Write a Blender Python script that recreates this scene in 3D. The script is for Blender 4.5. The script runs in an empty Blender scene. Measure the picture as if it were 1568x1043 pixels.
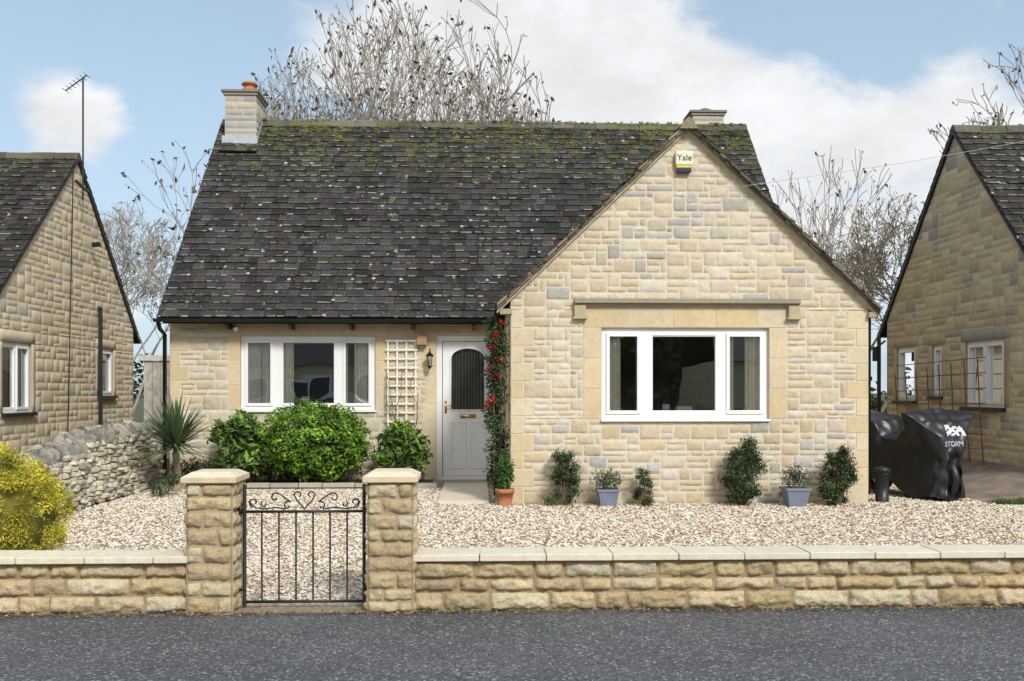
import bpy, math, random, bmesh
import numpy as np
from mathutils import Vector, noise, Matrix, Quaternion
from mathutils.bvhtree import BVHTree
random.seed(7); np.random.seed(7)
R=random.uniform
scene=bpy.context.scene
scene.view_settings.view_transform='Standard'
scene.view_settings.look='None'
scene.view_settings.exposure=0

# ---------------------------------------------------------------- node helpers
def nd(nt,typ,props=None,ins=None):
    n=nt.nodes.new(typ)
    for k,v in (props or {}).items(): setattr(n,k,v)
    for k,v in (ins or {}).items():
        s=n.inputs[k]
        if isinstance(v,bpy.types.NodeSocket): nt.links.new(v,s)
        else: s.default_value=v
    return n
def newmat(name):
    m=bpy.data.materials.new(name); m.use_nodes=True
    nt=m.node_tree; b=nt.nodes['Principled BSDF']
    return m,nt,b
def mixc(nt,f,a,b,mode='MIX'):
    n=nt.nodes.new('ShaderNodeMix'); n.data_type='RGBA'; n.blend_type=mode
    for idx,v in ((0,f),(6,a),(7,b)):
        s=n.inputs[idx]
        if isinstance(v,bpy.types.NodeSocket): nt.links.new(v,s)
        else:
            s.default_value=v if idx==0 else (tuple(v)+(1,) if len(v)==3 else v)
    return n.outputs[2]
def mapr(nt,v,a,b,c=0,d=1,smooth=False):
    n=nd(nt,'ShaderNodeMapRange',{'interpolation_type':'SMOOTHSTEP' if smooth else 'LINEAR'},{0:v,1:a,2:b,3:c,4:d})
    return n.outputs[0]
def mth(nt,op,a,b=0.0):
    n=nd(nt,'ShaderNodeMath',{'operation':op},{0:a,1:b}); return n.outputs[0]
def nz(nt,vec,scale,detail=4,rough=.55):
    return nd(nt,'ShaderNodeTexNoise',None,{'Vector':vec,'Scale':scale,'Detail':detail,'Roughness':rough}).outputs[0]

def amat(name,rough=.8,namt=.2,nscale=6,bump=.0,bscale=60,metal=0,spec=.5,col=None,transl=0):
    m,nt,b=newmat(name)
    tc=nd(nt,'ShaderNodeTexCoord').outputs['Object']
    if col is None: c=nd(nt,'ShaderNodeAttribute',{'attribute_name':'col'}).outputs['Color']
    else: c=nd(nt,'ShaderNodeRGB').outputs[0]; c.default_value=tuple(col)+(1,)
    n1=nz(nt,tc,nscale,2)
    f=mapr(nt,n1,.3,.7,1-namt,1+namt)
    cc=nd(nt,'ShaderNodeVectorMath',{'operation':'SCALE'},{0:c,'Scale':f}).outputs[0]
    nt.links.new(cc,b.inputs['Base Color'])
    b.inputs['Roughness'].default_value=rough; b.inputs['Metallic'].default_value=metal
    b.inputs['Specular IOR Level'].default_value=spec
    if bump>0:
        h=nz(nt,tc,bscale,3,.65)
        bp=nd(nt,'ShaderNodeBump',None,{'Strength':bump,'Distance':.02,'Height':h})
        nt.links.new(bp.outputs[0],b.inputs['Normal'])
    if transl>0:
        tr=nd(nt,'ShaderNodeBsdfTranslucent',None,{'Color':cc})
        mx=nd(nt,'ShaderNodeMixShader',None,{0:transl,1:b.outputs[0],2:tr.outputs[0]})
        nt.links.new(mx.outputs[0],nt.nodes['Material Output'].inputs[0])
    return m

def stone_mat(name,bump=.5,stain=.15,lichen=.12,contrast=1.0,stcol=(.30,.28,.23)):
    m,nt,b=newmat(name)
    tc=nd(nt,'ShaderNodeTexCoord').outputs['Object']
    c=nd(nt,'ShaderNodeAttribute',{'attribute_name':'col'}).outputs['Color']
    big=nz(nt,tc,1.3,3); mid=nz(nt,tc,14,4,.7); fine=nz(nt,tc,75,3,.75)
    k=contrast
    f=mth(nt,'MULTIPLY',mapr(nt,big,.3,.7,1-.09*k,1+.07*k),mapr(nt,mid,.3,.72,1-.13*k,1+.1*k))
    f=mth(nt,'MULTIPLY',f,mapr(nt,fine,.3,.7,1-.16*k,1+.12*k))
    cc=nd(nt,'ShaderNodeVectorMath',{'operation':'SCALE'},{0:c,'Scale':f}).outputs[0]
    st=mth(nt,'MULTIPLY',mapr(nt,nz(nt,tc,3.1,5,.7),.5,.72,0,1),stain)
    cc=mixc(nt,st,cc,stcol)
    li=mth(nt,'MULTIPLY',mapr(nt,mid,.60,.70,0,1),lichen)
    cc=mixc(nt,li,cc,(.17,.16,.13))
    nt.links.new(cc,b.inputs['Base Color']); b.inputs['Roughness'].default_value=.95
    b.inputs['Specular IOR Level'].default_value=.1
    h=nz(nt,tc,36,4,.75)
    bp=nd(nt,'ShaderNodeBump',None,{'Strength':bump,'Distance':.02,'Height':h})
    nt.links.new(bp.outputs[0],b.inputs['Normal'])
    return m

def tile_mat(name,mosslo=5.6,mosshi=6.9):
    m,nt,b=newmat(name)
    tc=nd(nt,'ShaderNodeTexCoord').outputs['Object']
    c=nd(nt,'ShaderNodeAttribute',{'attribute_name':'col'}).outputs['Color']
    fine=nz(nt,tc,32,4,.75); wide=nz(nt,tc,1.6,3,.6)
    f=mth(nt,'MULTIPLY',mapr(nt,wide,.3,.7,.8,1.2),mapr(nt,fine,.3,.7,.6,1.4))
    cc=nd(nt,'ShaderNodeVectorMath',{'operation':'SCALE'},{0:c,'Scale':f}).outputs[0]
    v=nd(nt,'ShaderNodeTexVoronoi',{'feature':'F1'},{'Vector':tc,'Scale':15.0,'Randomness':1.0})
    dist=mth(nt,'ADD',v.outputs['Distance'],mth(nt,'MULTIPLY',fine,.5))
    sepc=nd(nt,'ShaderNodeSeparateColor',None,{0:v.outputs['Color']})
    gate=mth(nt,'MULTIPLY',mapr(nt,sepc.outputs[0],.45,.5,0,1),mapr(nt,wide,.35,.55,.4,1))
    spot=mth(nt,'MULTIPLY',mapr(nt,dist,.38,.46,1,0),gate)
    lc=mixc(nt,mapr(nt,sepc.outputs[2],.6,.65,0,1),(.30,.295,.27),(.25,.22,.11))
    cc=mixc(nt,mth(nt,'MULTIPLY',spot,.75),cc,lc)
    v2=nd(nt,'ShaderNodeTexVoronoi',{'feature':'F1'},{'Vector':tc,'Scale':4.6,'Randomness':1.0})
    d2=mth(nt,'ADD',v2.outputs['Distance'],mth(nt,'MULTIPLY',fine,.3))
    s2=nd(nt,'ShaderNodeSeparateColor',None,{0:v2.outputs['Color']})
    big=mth(nt,'MULTIPLY',mapr(nt,d2,.265,.305,1,0),mapr(nt,s2.outputs[1],.5,.55,0,1))
    cc=mixc(nt,mth(nt,'MULTIPLY',big,.85),cc,(.52,.52,.49))
    z=nd(nt,'ShaderNodeSeparateXYZ',None,{0:tc}).outputs[2]
    ms=mth(nt,'MULTIPLY',mapr(nt,z,mosslo,mosshi,0,1),mapr(nt,nz(nt,tc,4,4,.75),.50,.62,0,1))
    cc=mixc(nt,mth(nt,'MULTIPLY',ms,.75),cc,(.15,.165,.04))
    nt.links.new(cc,b.inputs['Base Color']); b.inputs['Roughness'].default_value=.95
    b.inputs['Specular IOR Level'].default_value=.1
    bp=nd(nt,'ShaderNodeBump',None,{'Strength':.5,'Distance':.02,'Height':nz(nt,tc,45,3,.7)})
    nt.links.new(bp.outputs[0],b.inputs['Normal'])
    return m

M={}
M['stone']=stone_mat('cotswold_stone',.45,.10,.10)
M['wallstone']=stone_mat('rock_faced_stone',.9,.3,.25,1.5,(.30,.22,.12))
M['stone_far']=stone_mat('cotswold_stone_neighbour',.5,.15,.12,1.1)
M['rubble']=stone_mat('rubble_stone',.8,.35,.35,1.5,(.14,.135,.11))
M['dress']=stone_mat('dressed_stone',.2,.12,.08,.8)
M['mortar']=amat('mortar',.95,.12,15,.3,90,spec=.1)
M['tile']=tile_mat('stone_roof_tile',5.2,6.8)
M['tile_n']=tile_mat('stone_roof_tile_neighbour',5.3,6.4)
M['pvc']=amat('white_upvc',.25,.02,3,col=(.88,.89,.89))
M['iron']=amat('black_iron',.45,.2,30,.1,80,col=(.018,.018,.02))
M['black']=amat('black_plastic',.4,.1,10,col=(.016,.017,.018))
M['foliage']=amat('foliage',.45,.15,8,spec=.4,transl=.2)
M['bark']=amat('bark',.9,.2,9)
M['paint']=amat('painted',.6,.08,8)
M['wood']=amat('weathered_wood',.85,.25,9,.2,70)
M['brass']=amat('brass',.25,.05,5,metal=1,col=(.75,.52,.2))
M['terracotta']=amat('terracotta',.85,.15,14,.2,60,col=(.45,.18,.08))
M['fabric']=amat('curtain_fabric',.9,.08,12)
M['cover']=amat('cover_nylon',.38,.15,5,.25,14,col=(.014,.015,.018),spec=.55)
M['lead']=amat('lead_flashing',.5,.15,10,.1,40,col=(.45,.48,.53))
M['pebble']=amat('gravel_stone',.8,.1,60,spec=.2)
M['moss']=amat('moss',.95,.2,20)
M['inner']=amat('interior_plaster',.9,.05,5,col=(.38,.36,.32))
M['carpaint']=amat('silver_car_paint',.25,.05,3,metal=.4,col=(.5,.52,.55))
m,nt,b=newmat('window_glass'); 
gl=nd(nt,'ShaderNodeBsdfGlossy',None,{'Color':(.95,.98,1,1),'Roughness':0.0})
tr=nd(nt,'ShaderNodeBsdfTransparent',None,{'Color':(.9,.92,.91,1)})
tc=nd(nt,'ShaderNodeTexCoord').outputs['Object']
bp=nd(nt,'ShaderNodeBump',None,{'Strength':.05,'Distance':.05,'Height':nz(nt,tc,1.6,1)})
nt.links.new(bp.outputs[0],gl.inputs['Normal'])
fr=nd(nt,'ShaderNodeFresnel',None,{'IOR':1.5})
fac=mth(nt,'ADD',mth(nt,'MULTIPLY',fr.outputs[0],1.6),.20)
mx=nd(nt,'ShaderNodeMixShader',None,{0:fac,1:tr.outputs[0],2:gl.outputs[0]})
nt.links.new(mx.outputs[0],nt.nodes['Material Output'].inputs[0]); M['glass']=m
m,nt,b=newmat('asphalt')
tc=nd(nt,'ShaderNodeTexCoord').outputs['Object']
v=nd(nt,'ShaderNodeTexVoronoi',None,{'Vector':tc,'Scale':80.0})
sc=nd(nt,'ShaderNodeSeparateColor',None,{0:v.outputs['Color']})
base=mapr(nt,sc.outputs[0],0,1,.055,.155)
base=mth(nt,'MULTIPLY',base,mapr(nt,nz(nt,tc,.9,5,.7),.3,.7,.75,1.22))
br=mapr(nt,sc.outputs[1],.92,.94,0,1)
col=nd(nt,'ShaderNodeCombineColor',None,{0:base,1:mth(nt,'MULTIPLY',base,1.02),2:mth(nt,'MULTIPLY',base,1.07)}).outputs[0]
col=mixc(nt,mth(nt,'MULTIPLY',br,.75),col,(.40,.40,.38))
v3=nd(nt,'ShaderNodeTexVoronoi',None,{'Vector':tc,'Scale':11.0})
s3=nd(nt,'ShaderNodeSeparateColor',None,{0:v3.outputs['Color']})
fl=mth(nt,'MULTIPLY',mapr(nt,v3.outputs['Distance'],.12,.15,1,0),mapr(nt,s3.outputs[0],.75,.77,0,1))
col=mixc(nt,mth(nt,'MULTIPLY',fl,.7),col,(.38,.38,.35))
nt.links.new(col,b.inputs['Base Color']); b.inputs['Roughness'].default_value=.85
bp=nd(nt,'ShaderNodeBump',None,{'Strength':.9,'Distance':.01,'Height':mapr(nt,v.outputs['Distance'],0,.6,1,0)})
nt.links.new(bp.outputs[0],b.inputs['Normal']); M['asphalt']=m
m,nt,b=newmat('gravel_bed')
tc=nd(nt,'ShaderNodeTexCoord').outputs['Object']
v=nd(nt,'ShaderNodeTexVoronoi',None,{'Vector':tc,'Scale':42.0})
sc=nd(nt,'ShaderNodeSeparateColor',None,{0:v.outputs['Color']})
cr=nd(nt,'ShaderNodeValToRGB',None,{0:sc.outputs[0]})
e=cr.color_ramp.elements; e[0].position=0;e[0].color=(.30,.22,.14,1);e[1].position=1;e[1].color=(.68,.62,.52,1)
for p,c in ((.3,(.52,.41,.29,1)),(.6,(.62,.53,.41,1)),(.8,(.54,.46,.37,1))):
    q=e.new(p); q.color=c
col=mixc(nt,mapr(nt,v.outputs['Distance'],.4,.75,0,.55),cr.outputs[0],(.18,.13,.08))
nt.links.new(col,b.inputs['Base Color']); b.inputs['Roughness'].default_value=.9
bp=nd(nt,'ShaderNodeBump',None,{'Strength':1,'Distance':.02,'Height':mapr(nt,v.outputs['Distance'],0,.7,1,0)})
nt.links.new(bp.outputs[0],b.inputs['Normal']); M['gravel']=m
m,nt,b=newmat('grass_ground')
tc=nd(nt,'ShaderNodeTexCoord').outputs['Object']
col=mixc(nt,mapr(nt,nz(nt,tc,.8,4,.7),.35,.65,0,1),(.045,.075,.02),(.10,.085,.04))
nt.links.new(col,b.inputs['Base Color']); b.inputs['Roughness'].default_value=.95; M['grass']=m

# ---------------------------------------------------------------- mesh helpers
def empty(name,loc=(0,0,0)):
    e=bpy.data.objects.new(name,None); e.location=loc; e.empty_display_size=.3
    scene.collection.objects.link(e); return e
def finish(me,name,mats,parent,smooth):
    if not isinstance(mats,(list,tuple)): mats=[mats]
    for m in mats: me.materials.append(m)
    if smooth: me.polygons.foreach_set('use_smooth',np.ones(len(me.polygons),bool))
    o=bpy.data.objects.new(name,me); scene.collection.objects.link(o)
    if parent is not None:
        o.parent=parent; o.matrix_parent_inverse=Matrix.Translation(-parent.location)
    return o
class MB:
    def __init__(s): s.v=[];s.f=[];s.c=[];s.m=[]
    def add(s,vs,fs,col=(1,1,1),mat=0):
        o=len(s.v); s.v.extend(vs)
        for f in fs: s.f.append(tuple(i+o for i in f)); s.c.append(col); s.m.append(mat)
    def obj(s,name,mats,parent=None,smooth=False,bevel=0):
        me=bpy.data.meshes.new(name); me.from_pydata([tuple(v) for v in s.v],[],s.f)
        me.polygons.foreach_set('material_index',np.array(s.m,dtype=np.int32))
        a=me.attributes.new('col','FLOAT_COLOR','CORNER')
        cn=np.array([len(f) for f in s.f]); C=np.ones((len(s.f),4),np.float32); C[:,:3]=np.array(s.c)
        a.data.foreach_set('color',np.repeat(C,cn,axis=0).ravel())
        me.update()
        o=finish(me,name,mats,parent,smooth)
        if bevel:
            b=o.modifiers.new('bev','BEVEL'); b.width=bevel; b.segments=2; b.limit_method='ANGLE'
        return o
def np_obj(name,V,F,C,mats,parent=None,smooth=False):
    me=bpy.data.meshes.new(name); me.from_pydata(V.tolist(),[],F.tolist())
    a=me.attributes.new('col','FLOAT_COLOR','CORNER')
    CC=np.ones((len(F),4),np.float32); CC[:,:3]=C
    a.data.foreach_set('color',np.repeat(CC,F.shape[1],axis=0).ravel())
    me.update(); return finish(me,name,mats,parent,smooth)
BF=[(0,1,2,3),(7,6,5,4),(0,4,5,1),(1,5,6,2),(2,6,7,3),(3,7,4,0)]
def FY(Y0): return lambda u,z,n:(u,Y0-n,z)
def FXp(X0): return lambda u,z,n:(X0+n,u,z)
def FXm(X0): return lambda u,z,n:(X0-n,u,z)
def box(mb,fr,u0,u1,z0,z1,n0,n1,col=(1,1,1),mat=0):
    vs=[fr(u0,z0,n0),fr(u1,z0,n0),fr(u1,z1,n0),fr(u0,z1,n0),fr(u0,z0,n1),fr(u1,z0,n1),fr(u1,z1,n1),fr(u0,z1,n1)]
    mb.add(vs,BF,col,mat)
W=lambda u,z,n:(u,n,z)
def wbox(mb,x0,x1,y0,y1,z0,z1,col=(1,1,1),mat=0): box(mb,W,x0,x1,z0,z1,y0,y1,col,mat)
def tube(mb,pts,r,seg=8,col=(1,1,1),mat=0,closed=False,caps=True):
    pts=[Vector(p) for p in pts]; n=len(pts); rr=r if isinstance(r,(list,tuple)) else [r]*n
    vs=[];up=Vector((0,0,1)); last=None
    for i,p in enumerate(pts):
        if closed: t=(pts[(i+1)%n]-pts[i-1])
        else: t=(pts[min(i+1,n-1)]-pts[max(i-1,0)])
        t.normalize()
        if last is None:
            a=t.cross(up); 
            if a.length<.05: a=t.cross(Vector((0,1,0)))
            a.normalize()
        else:
            a=last-t*last.dot(t); a.normalize()
        last=a; b=t.cross(a)
        for k in range(seg):
            an=2*math.pi*k/seg; vs.append(p+(a*math.cos(an)+b*math.sin(an))*rr[i])
    fs=[]
    for i in range(n if closed else n-1):
        j=(i+1)%n
        for k in range(seg):
            k2=(k+1)%seg; fs.append((i*seg+k,i*seg+k2,j*seg+k2,j*seg+k))
    if caps and not closed: fs.append(tuple(range(seg))); fs.append(tuple((n-1)*seg+k for k in range(seg)))
    mb.add(vs,fs,col,mat)
def lathe(mb,cx,cy,prof,seg=20,col=(1,1,1),mat=0,sq=None):
    vs=[];
    for r,z in prof:
        for k in range(seg):
            an=2*math.pi*k/seg+(math.pi/4 if seg==4 else 0); vs.append((cx+r*math.cos(an),cy+r*math.sin(an),z))
    fs=[(i*seg+k,i*seg+(k+1)%seg,(i+1)*seg+(k+1)%seg,(i+1)*seg+k) for i in range(len(prof)-1) for k in range(seg)]
    fs.append(tuple(range(seg))); fs.append(tuple((len(prof)-1)*seg+k for k in range(seg)))
    mb.add(vs,fs,col,mat)

def block(mb,fr,u0,u1,z0,z1,col,bul,res,gap=.005,mat=0,edge=.012,base=0.0,rec=.010,crag=0):
    u0+=gap;u1-=gap;z0+=gap;z1-=gap
    w=u1-u0;h=z1-z0
    if w<.02 or h<.02: return
    e=min(edge,w*.2,h*.25)
    def par(a,b):
        n=max(1,int(round((b-a-2*e)/res))); return [a]+[a+e+(b-a-2*e)*i/n for i in range(n+1)]+[b]
    us=par(u0,u1); zs=par(z0,z1); nu=len(us);nzz=len(zs)
    off=R(-.3,.6)*bul; sx=R(0,99); tilt=R(-.5,.5)*bul; tz=R(-.4,.4)*bul
    vs=[]
    for j,z in enumerate(zs):
        for i,u in enumerate(us):
            if i in(0,nu-1) or j in (0,nzz-1):
                n=-rec
                uu=u+R(-.002,.002); zz=z+R(-.002,.002)
            else:
                q=noise.noise(Vector((u*9+sx,z*14,sx)))+.6*noise.noise(Vector((u*30+sx,z*34,sx)))
                if crag: 
                    q2=noise.noise(Vector((u*16+sx,z*26,sx+5))); q+=crag*(round(q2*5)/5+.6*noise.noise(Vector((u*60+sx,z*60,sx))))
                du=min(u-u0,u1-u)/w*2; dz=min(z-z0,z1-z)/h*2
                n=base+off*.5+bul*(.75*min(1,(du*3))*min(1,dz*1.6)+q*.75)+tilt*((u-u0)/w-.5)+tz*((z-z0)/h-.5)
                uu=u+R(-.1,.1)*e; zz=z+R(-.1,.1)*e
            vs.append(fr(uu,zz,n))
    fs=[(j*nu+i,j*nu+i+1,(j+1)*nu+i+1,(j+1)*nu+i) for j in range(nzz-1) for i in range(nu-1)]
    mb.add(vs,fs,col,mat)
def latt(a,b,br,step,jit=.12):
    p=sorted(set([a,b]+[round(x,4) for x in br if a<x<b])); out=[a]
    for s,t in zip(p[:-1],p[1:]):
        n=max(1,int(round((t-s)/step))); d=(t-s)/n
        for i in range(1,n+1): out.append(s+d*i+(R(-jit,jit)*d if i<n else 0))
    return out
def blockwall(mb,core,fr,u0,u1,z0,z1,holes,trims,colf,h=.11,w=.105,bul=.012,res=.05,maxw=5,pdbl=.3,mcol=(.42,.35,.25),gap=.004,rec=.007,mdep=.004,crag=0):
    brx=[x for r in holes+trims for x in r[:2]]; brz=[x for r in holes+trims for x in r[2:4]]
    us=latt(u0,u1,brx,w); zs=latt(z0,z1,brz,h,.16)
    nu=len(us)-1;nn=len(zs)-1
    occ=np.zeros((nn,nu),bool)
    for j in range(nn):
        for i in range(nu):
            uc=(us[i]+us[i+1])/2; zc=(zs[j]+zs[j+1])/2
            inh=any(a<uc<b and c<zc<d for a,b,c,d in holes)
            if not inh: core.add([fr(us[i],zs[j],-mdep),fr(us[i+1],zs[j],-mdep),fr(us[i+1],zs[j+1],-mdep),fr(us[i],zs[j+1],-mdep)],[(0,1,2,3)],mcol)
            if inh or any(a<uc<b and c<zc<d for a,b,c,d in trims): occ[j,i]=True
    for j in range(nn):
        i=0
        while i<nu:
            if occ[j,i]: i+=1; continue
            dbl=random.random()<pdbl and j+1<nn and not occ[j+1,i]
            want=random.choice([2,2,3,3,4,maxw]) if not dbl else random.choice([2,3,3,4])
            k=1
            while k<want and i+k<nu and not occ[j,i+k] and (not dbl or not occ[j+1,i+k]): k+=1
            if i+k==nu-1 and not occ[j,nu-1] and (not dbl or not occ[j+1,nu-1]): k+=1
            occ[j,i:i+k]=True
            if dbl: occ[j+1,i:i+k]=True
            block(mb,fr,us[i],us[i+k],zs[j],zs[j+2 if dbl else j+1],colf((us[i]+us[i+k])/2,zs[j]),bul,res,gap=gap,rec=rec,crag=crag)
            i+=k
def reveal(core,fr,r,d,col=(.58,.48,.33)):
    a,b,c,e=r
    for P in ([(a,c),(a,e)],[(b,c),(b,e)],[(a,c),(b,c)],[(a,e),(b,e)]):
        (p,q),(s,t)=P; core.add([fr(p,q,0),fr(s,t,0),fr(s,t,-d),fr(p,q,-d)],[(0,1,2,3)],col)
def jit(c,a=.08):
    k=1+R(-a,a); return (c[0]*k*(1+R(-.02,.02)),c[1]*k,c[2]*k*(1+R(-.05,.05)))
CREAM=(.65,.565,.42);BUFF=(.63,.525,.355);PALE=(.68,.615,.495);GREY=(.46,.44,.39);TAN=(.61,.515,.37)
def col_house(u,z):
    pg=.05+.42*math.exp(-((u-2.9)**2/.7+(z-3.75)**2/.16))+.06*(u>4.3)
    if random.random()<pg: return jit(random.choice([GREY,(.51,.48,.42),(.54,.50,.43)]),.07)
    return jit(random.choice([CREAM,CREAM,PALE,BUFF,TAN,CREAM,PALE]),.04)
def col_left(u,z): return jit(random.choice([CREAM,TAN,BUFF,PALE,CREAM]),.05)
def col_nbl(u,z):
    return jit(random.choice([(.74,.635,.47),(.72,.60,.43),(.69,.57,.41),(.64,.56,.44)]),.045)
def col_nbr(u,z):
    if random.random()<.12: return jit((.42,.39,.32),.08)
    return jit(random.choice([(.64,.54,.36),(.60,.50,.32),(.53,.43,.28),(.65,.56,.39)]),.07)
def col_front(u,z): return jit(random.choice([(.64,.53,.345),(.62,.50,.31),(.59,.465,.27),(.66,.575,.40),(.54,.42,.26)]),.09)

# ---------------------------------------------------------------- roof tiles
def tiles(mb,O,U,V,L,S,course,tw,skip=None,base=(.062,.058,.052),nb=.045,edgep=.62):
    O=Vector(O);U=Vector(U).normalized();V=Vector(V).normalized();N=U.cross(V)
    if N.z<0: N=-N
    rows=int(round(S/course)); course=S/rows
    for r in range(rows):
        v0=r*course; u=-R(0,tw)
        while u<L:
            w=tw*R(.6,1.35); a=max(u,0)+.002; b=min(u+w,L)-.002; u+=w
            if b-a<.03: continue
            c0=O+U*((a+b)/2)+V*(v0+course/2)
            if skip is not None and skip(c0): continue
            j=R(-.008,.008); nl=nb+R(-.006,.012); t=R(.026,.036); v1=min(v0+course*1.5,S)
            j2=j+R(-.004,.004)
            p=lambda uu,vv,nn:O+U*uu+V*vv+N*nn
            lo=[p(a,v0+j,nl-t),p(b,v0+j2,nl-t),p(b,v0+j2,nl+R(-.003,.003)),p(a,v0+j,nl)]
            up=[p(a,v1,.002),p(b,v1,.002),p(b,v1,.002+t*.6),p(a,v1,.002+t*.6)]
            k=R(.6,1.45); c=(base[0]*k,base[1]*k*R(.97,1.02),base[2]*k*R(.92,1.04))
            pe=edgep*(.75+1.1*noise.noise(c0*1.1))
            mr=R(.09,.17); m3=lo[3].lerp(up[3],mr); m2=lo[2].lerp(up[2],mr*R(.6,1.2))
            mb.add(lo+up+[m3,m2],[(7,6,9,8),(0,4,7,8,3),(1,2,9,6,5),(4,0,1,5),(0,1,2,3)],c)
            if random.random()<pe:
                q=R(.35,1.15); ec=(.24*q,.23*q,.20*q); s0=R(0,.35);s1=R(.6,1)
                A0=lo[3].lerp(lo[2],s0);A1=lo[3].lerp(lo[2],s1);B1=m3.lerp(m2,s1);B0=m3.lerp(m2,s0)
                mb.add([lo[3],A0,B0,m3],[(0,1,2,3)],c); mb.add([A0,A1,B1,B0],[(0,1,2,3)],ec); mb.add([A1,lo[2],m2,B1],[(0,1,2,3)],c)
            else: mb.add([lo[3],lo[2],m2,m3],[(0,1,2,3)],tuple(x*R(1.0,2.1) for x in c))
def sheet(mb,pts,col=(.03,.028,.026)): mb.add([tuple(p) for p in pts],[tuple(range(len(pts)))],col)
def ridge(mb,p0,p1,n,r=.12,col=(.14,.13,.105),hgt=.06):
    p0=Vector(p0);p1=Vector(p1);d=(p1-p0);L=d.length;d.normalize();s=d.cross(Vector((0,0,1))).normalized()
    for i in range(n):
        a=p0+d*(L*i/n+.004);b=p0+d*(L*(i+1)/n-.004); k=R(.6,1.3);c=tuple(x*k for x in col); dz=R(-.012,.012)
        vs=[]
        for q in (a,b):
            for (x,z) in ((-r,-r*.95),(-r*.55,-r*.35+.03),(-r*.2,.02),(0,.04),(r*.2,.02),(r*.55,-r*.35+.03),(r,-r*.95)):
                vs.append(q+s*x+Vector((0,0,z+hgt*.3+dz+R(-.004,.004))))
        fs=[(k2,k2+1,k2+8,k2+7) for k2 in range(6)]+[tuple(range(7)),tuple(range(7,14))]
        mb.add(vs,fs,c)

# ---------------------------------------------------------------- leaves
def leafgeo(P,Nn,T,size,asp,fold=.25):
    n=len(P); T=T-(T*Nn).sum(1)[:,None]*Nn; T/=np.linalg.norm(T,axis=1)[:,None]+1e-9
    S=np.cross(Nn,T); s=size[:,None] if hasattr(size,'shape') else size
    b=P-T*s*.5; t=P+T*s*.5; l=P+S*s*asp*.5+Nn*s*fold*asp; r=P-S*s*asp*.5+Nn*s*fold*asp
    V=np.stack([b,r,t,l],1).reshape(-1,3); i=np.arange(n)[:,None]*4
    F=np.stack([i+np.array([[0,1,2]]),i+np.array([[0,2,3]])],1).reshape(-1,3)
    return V,F
def cloud(cent,rad,n,size,asp,cols,freq=3,amp=.25,rmin=.55,out=.6,up=.3,clump=3.0,cvar=.9):
    d=np.random.normal(size=(n,3)); d/=np.linalg.norm(d,axis=1)[:,None]
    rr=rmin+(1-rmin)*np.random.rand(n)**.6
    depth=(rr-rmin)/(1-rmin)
    c=Vector(cent)
    nn=np.array([noise.noise(Vector(x)*freq+c) for x in d])
    rr=rr*(1+amp*nn*1.6)
    P=d*rr[:,None]
    P=P*np.array(rad)+np.array(cent)
    N=d*out+np.random.normal(size=(n,3))*(.55)+np.array([0,0,up]); N/=np.linalg.norm(N,axis=1)[:,None]
    T=np.random.normal(size=(n,3))+d*.7+np.array([0,0,.2])
    sz=size*np.random.uniform(.6,1.25,n)
    V,F=leafgeo(P,N,T,sz,asp)
    cols=np.array(cols); ci=np.random.randint(0,len(cols),n)
    cl=np.array([noise.noise(Vector(p)*clump) for p in P])
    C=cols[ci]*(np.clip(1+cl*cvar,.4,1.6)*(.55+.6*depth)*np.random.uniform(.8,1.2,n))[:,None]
    return V,F,np.repeat(C,2,axis=0)
def merge(L):
    V=[];F=[];C=[];o=0
    for v,f,c in L: V.append(v);F.append(f+o);C.append(c);o+=len(v)
    return np.concatenate(V),np.concatenate(F),np.concatenate(C)
GREEN=[(.06,.13,.03),(.08,.18,.03),(.10,.21,.04),(.045,.09,.025)]
DARKG=[(.03,.06,.02),(.04,.075,.027),(.05,.09,.03)]
MID=[(.06,.10,.035),(.08,.125,.045),(.045,.075,.03)]

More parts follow.
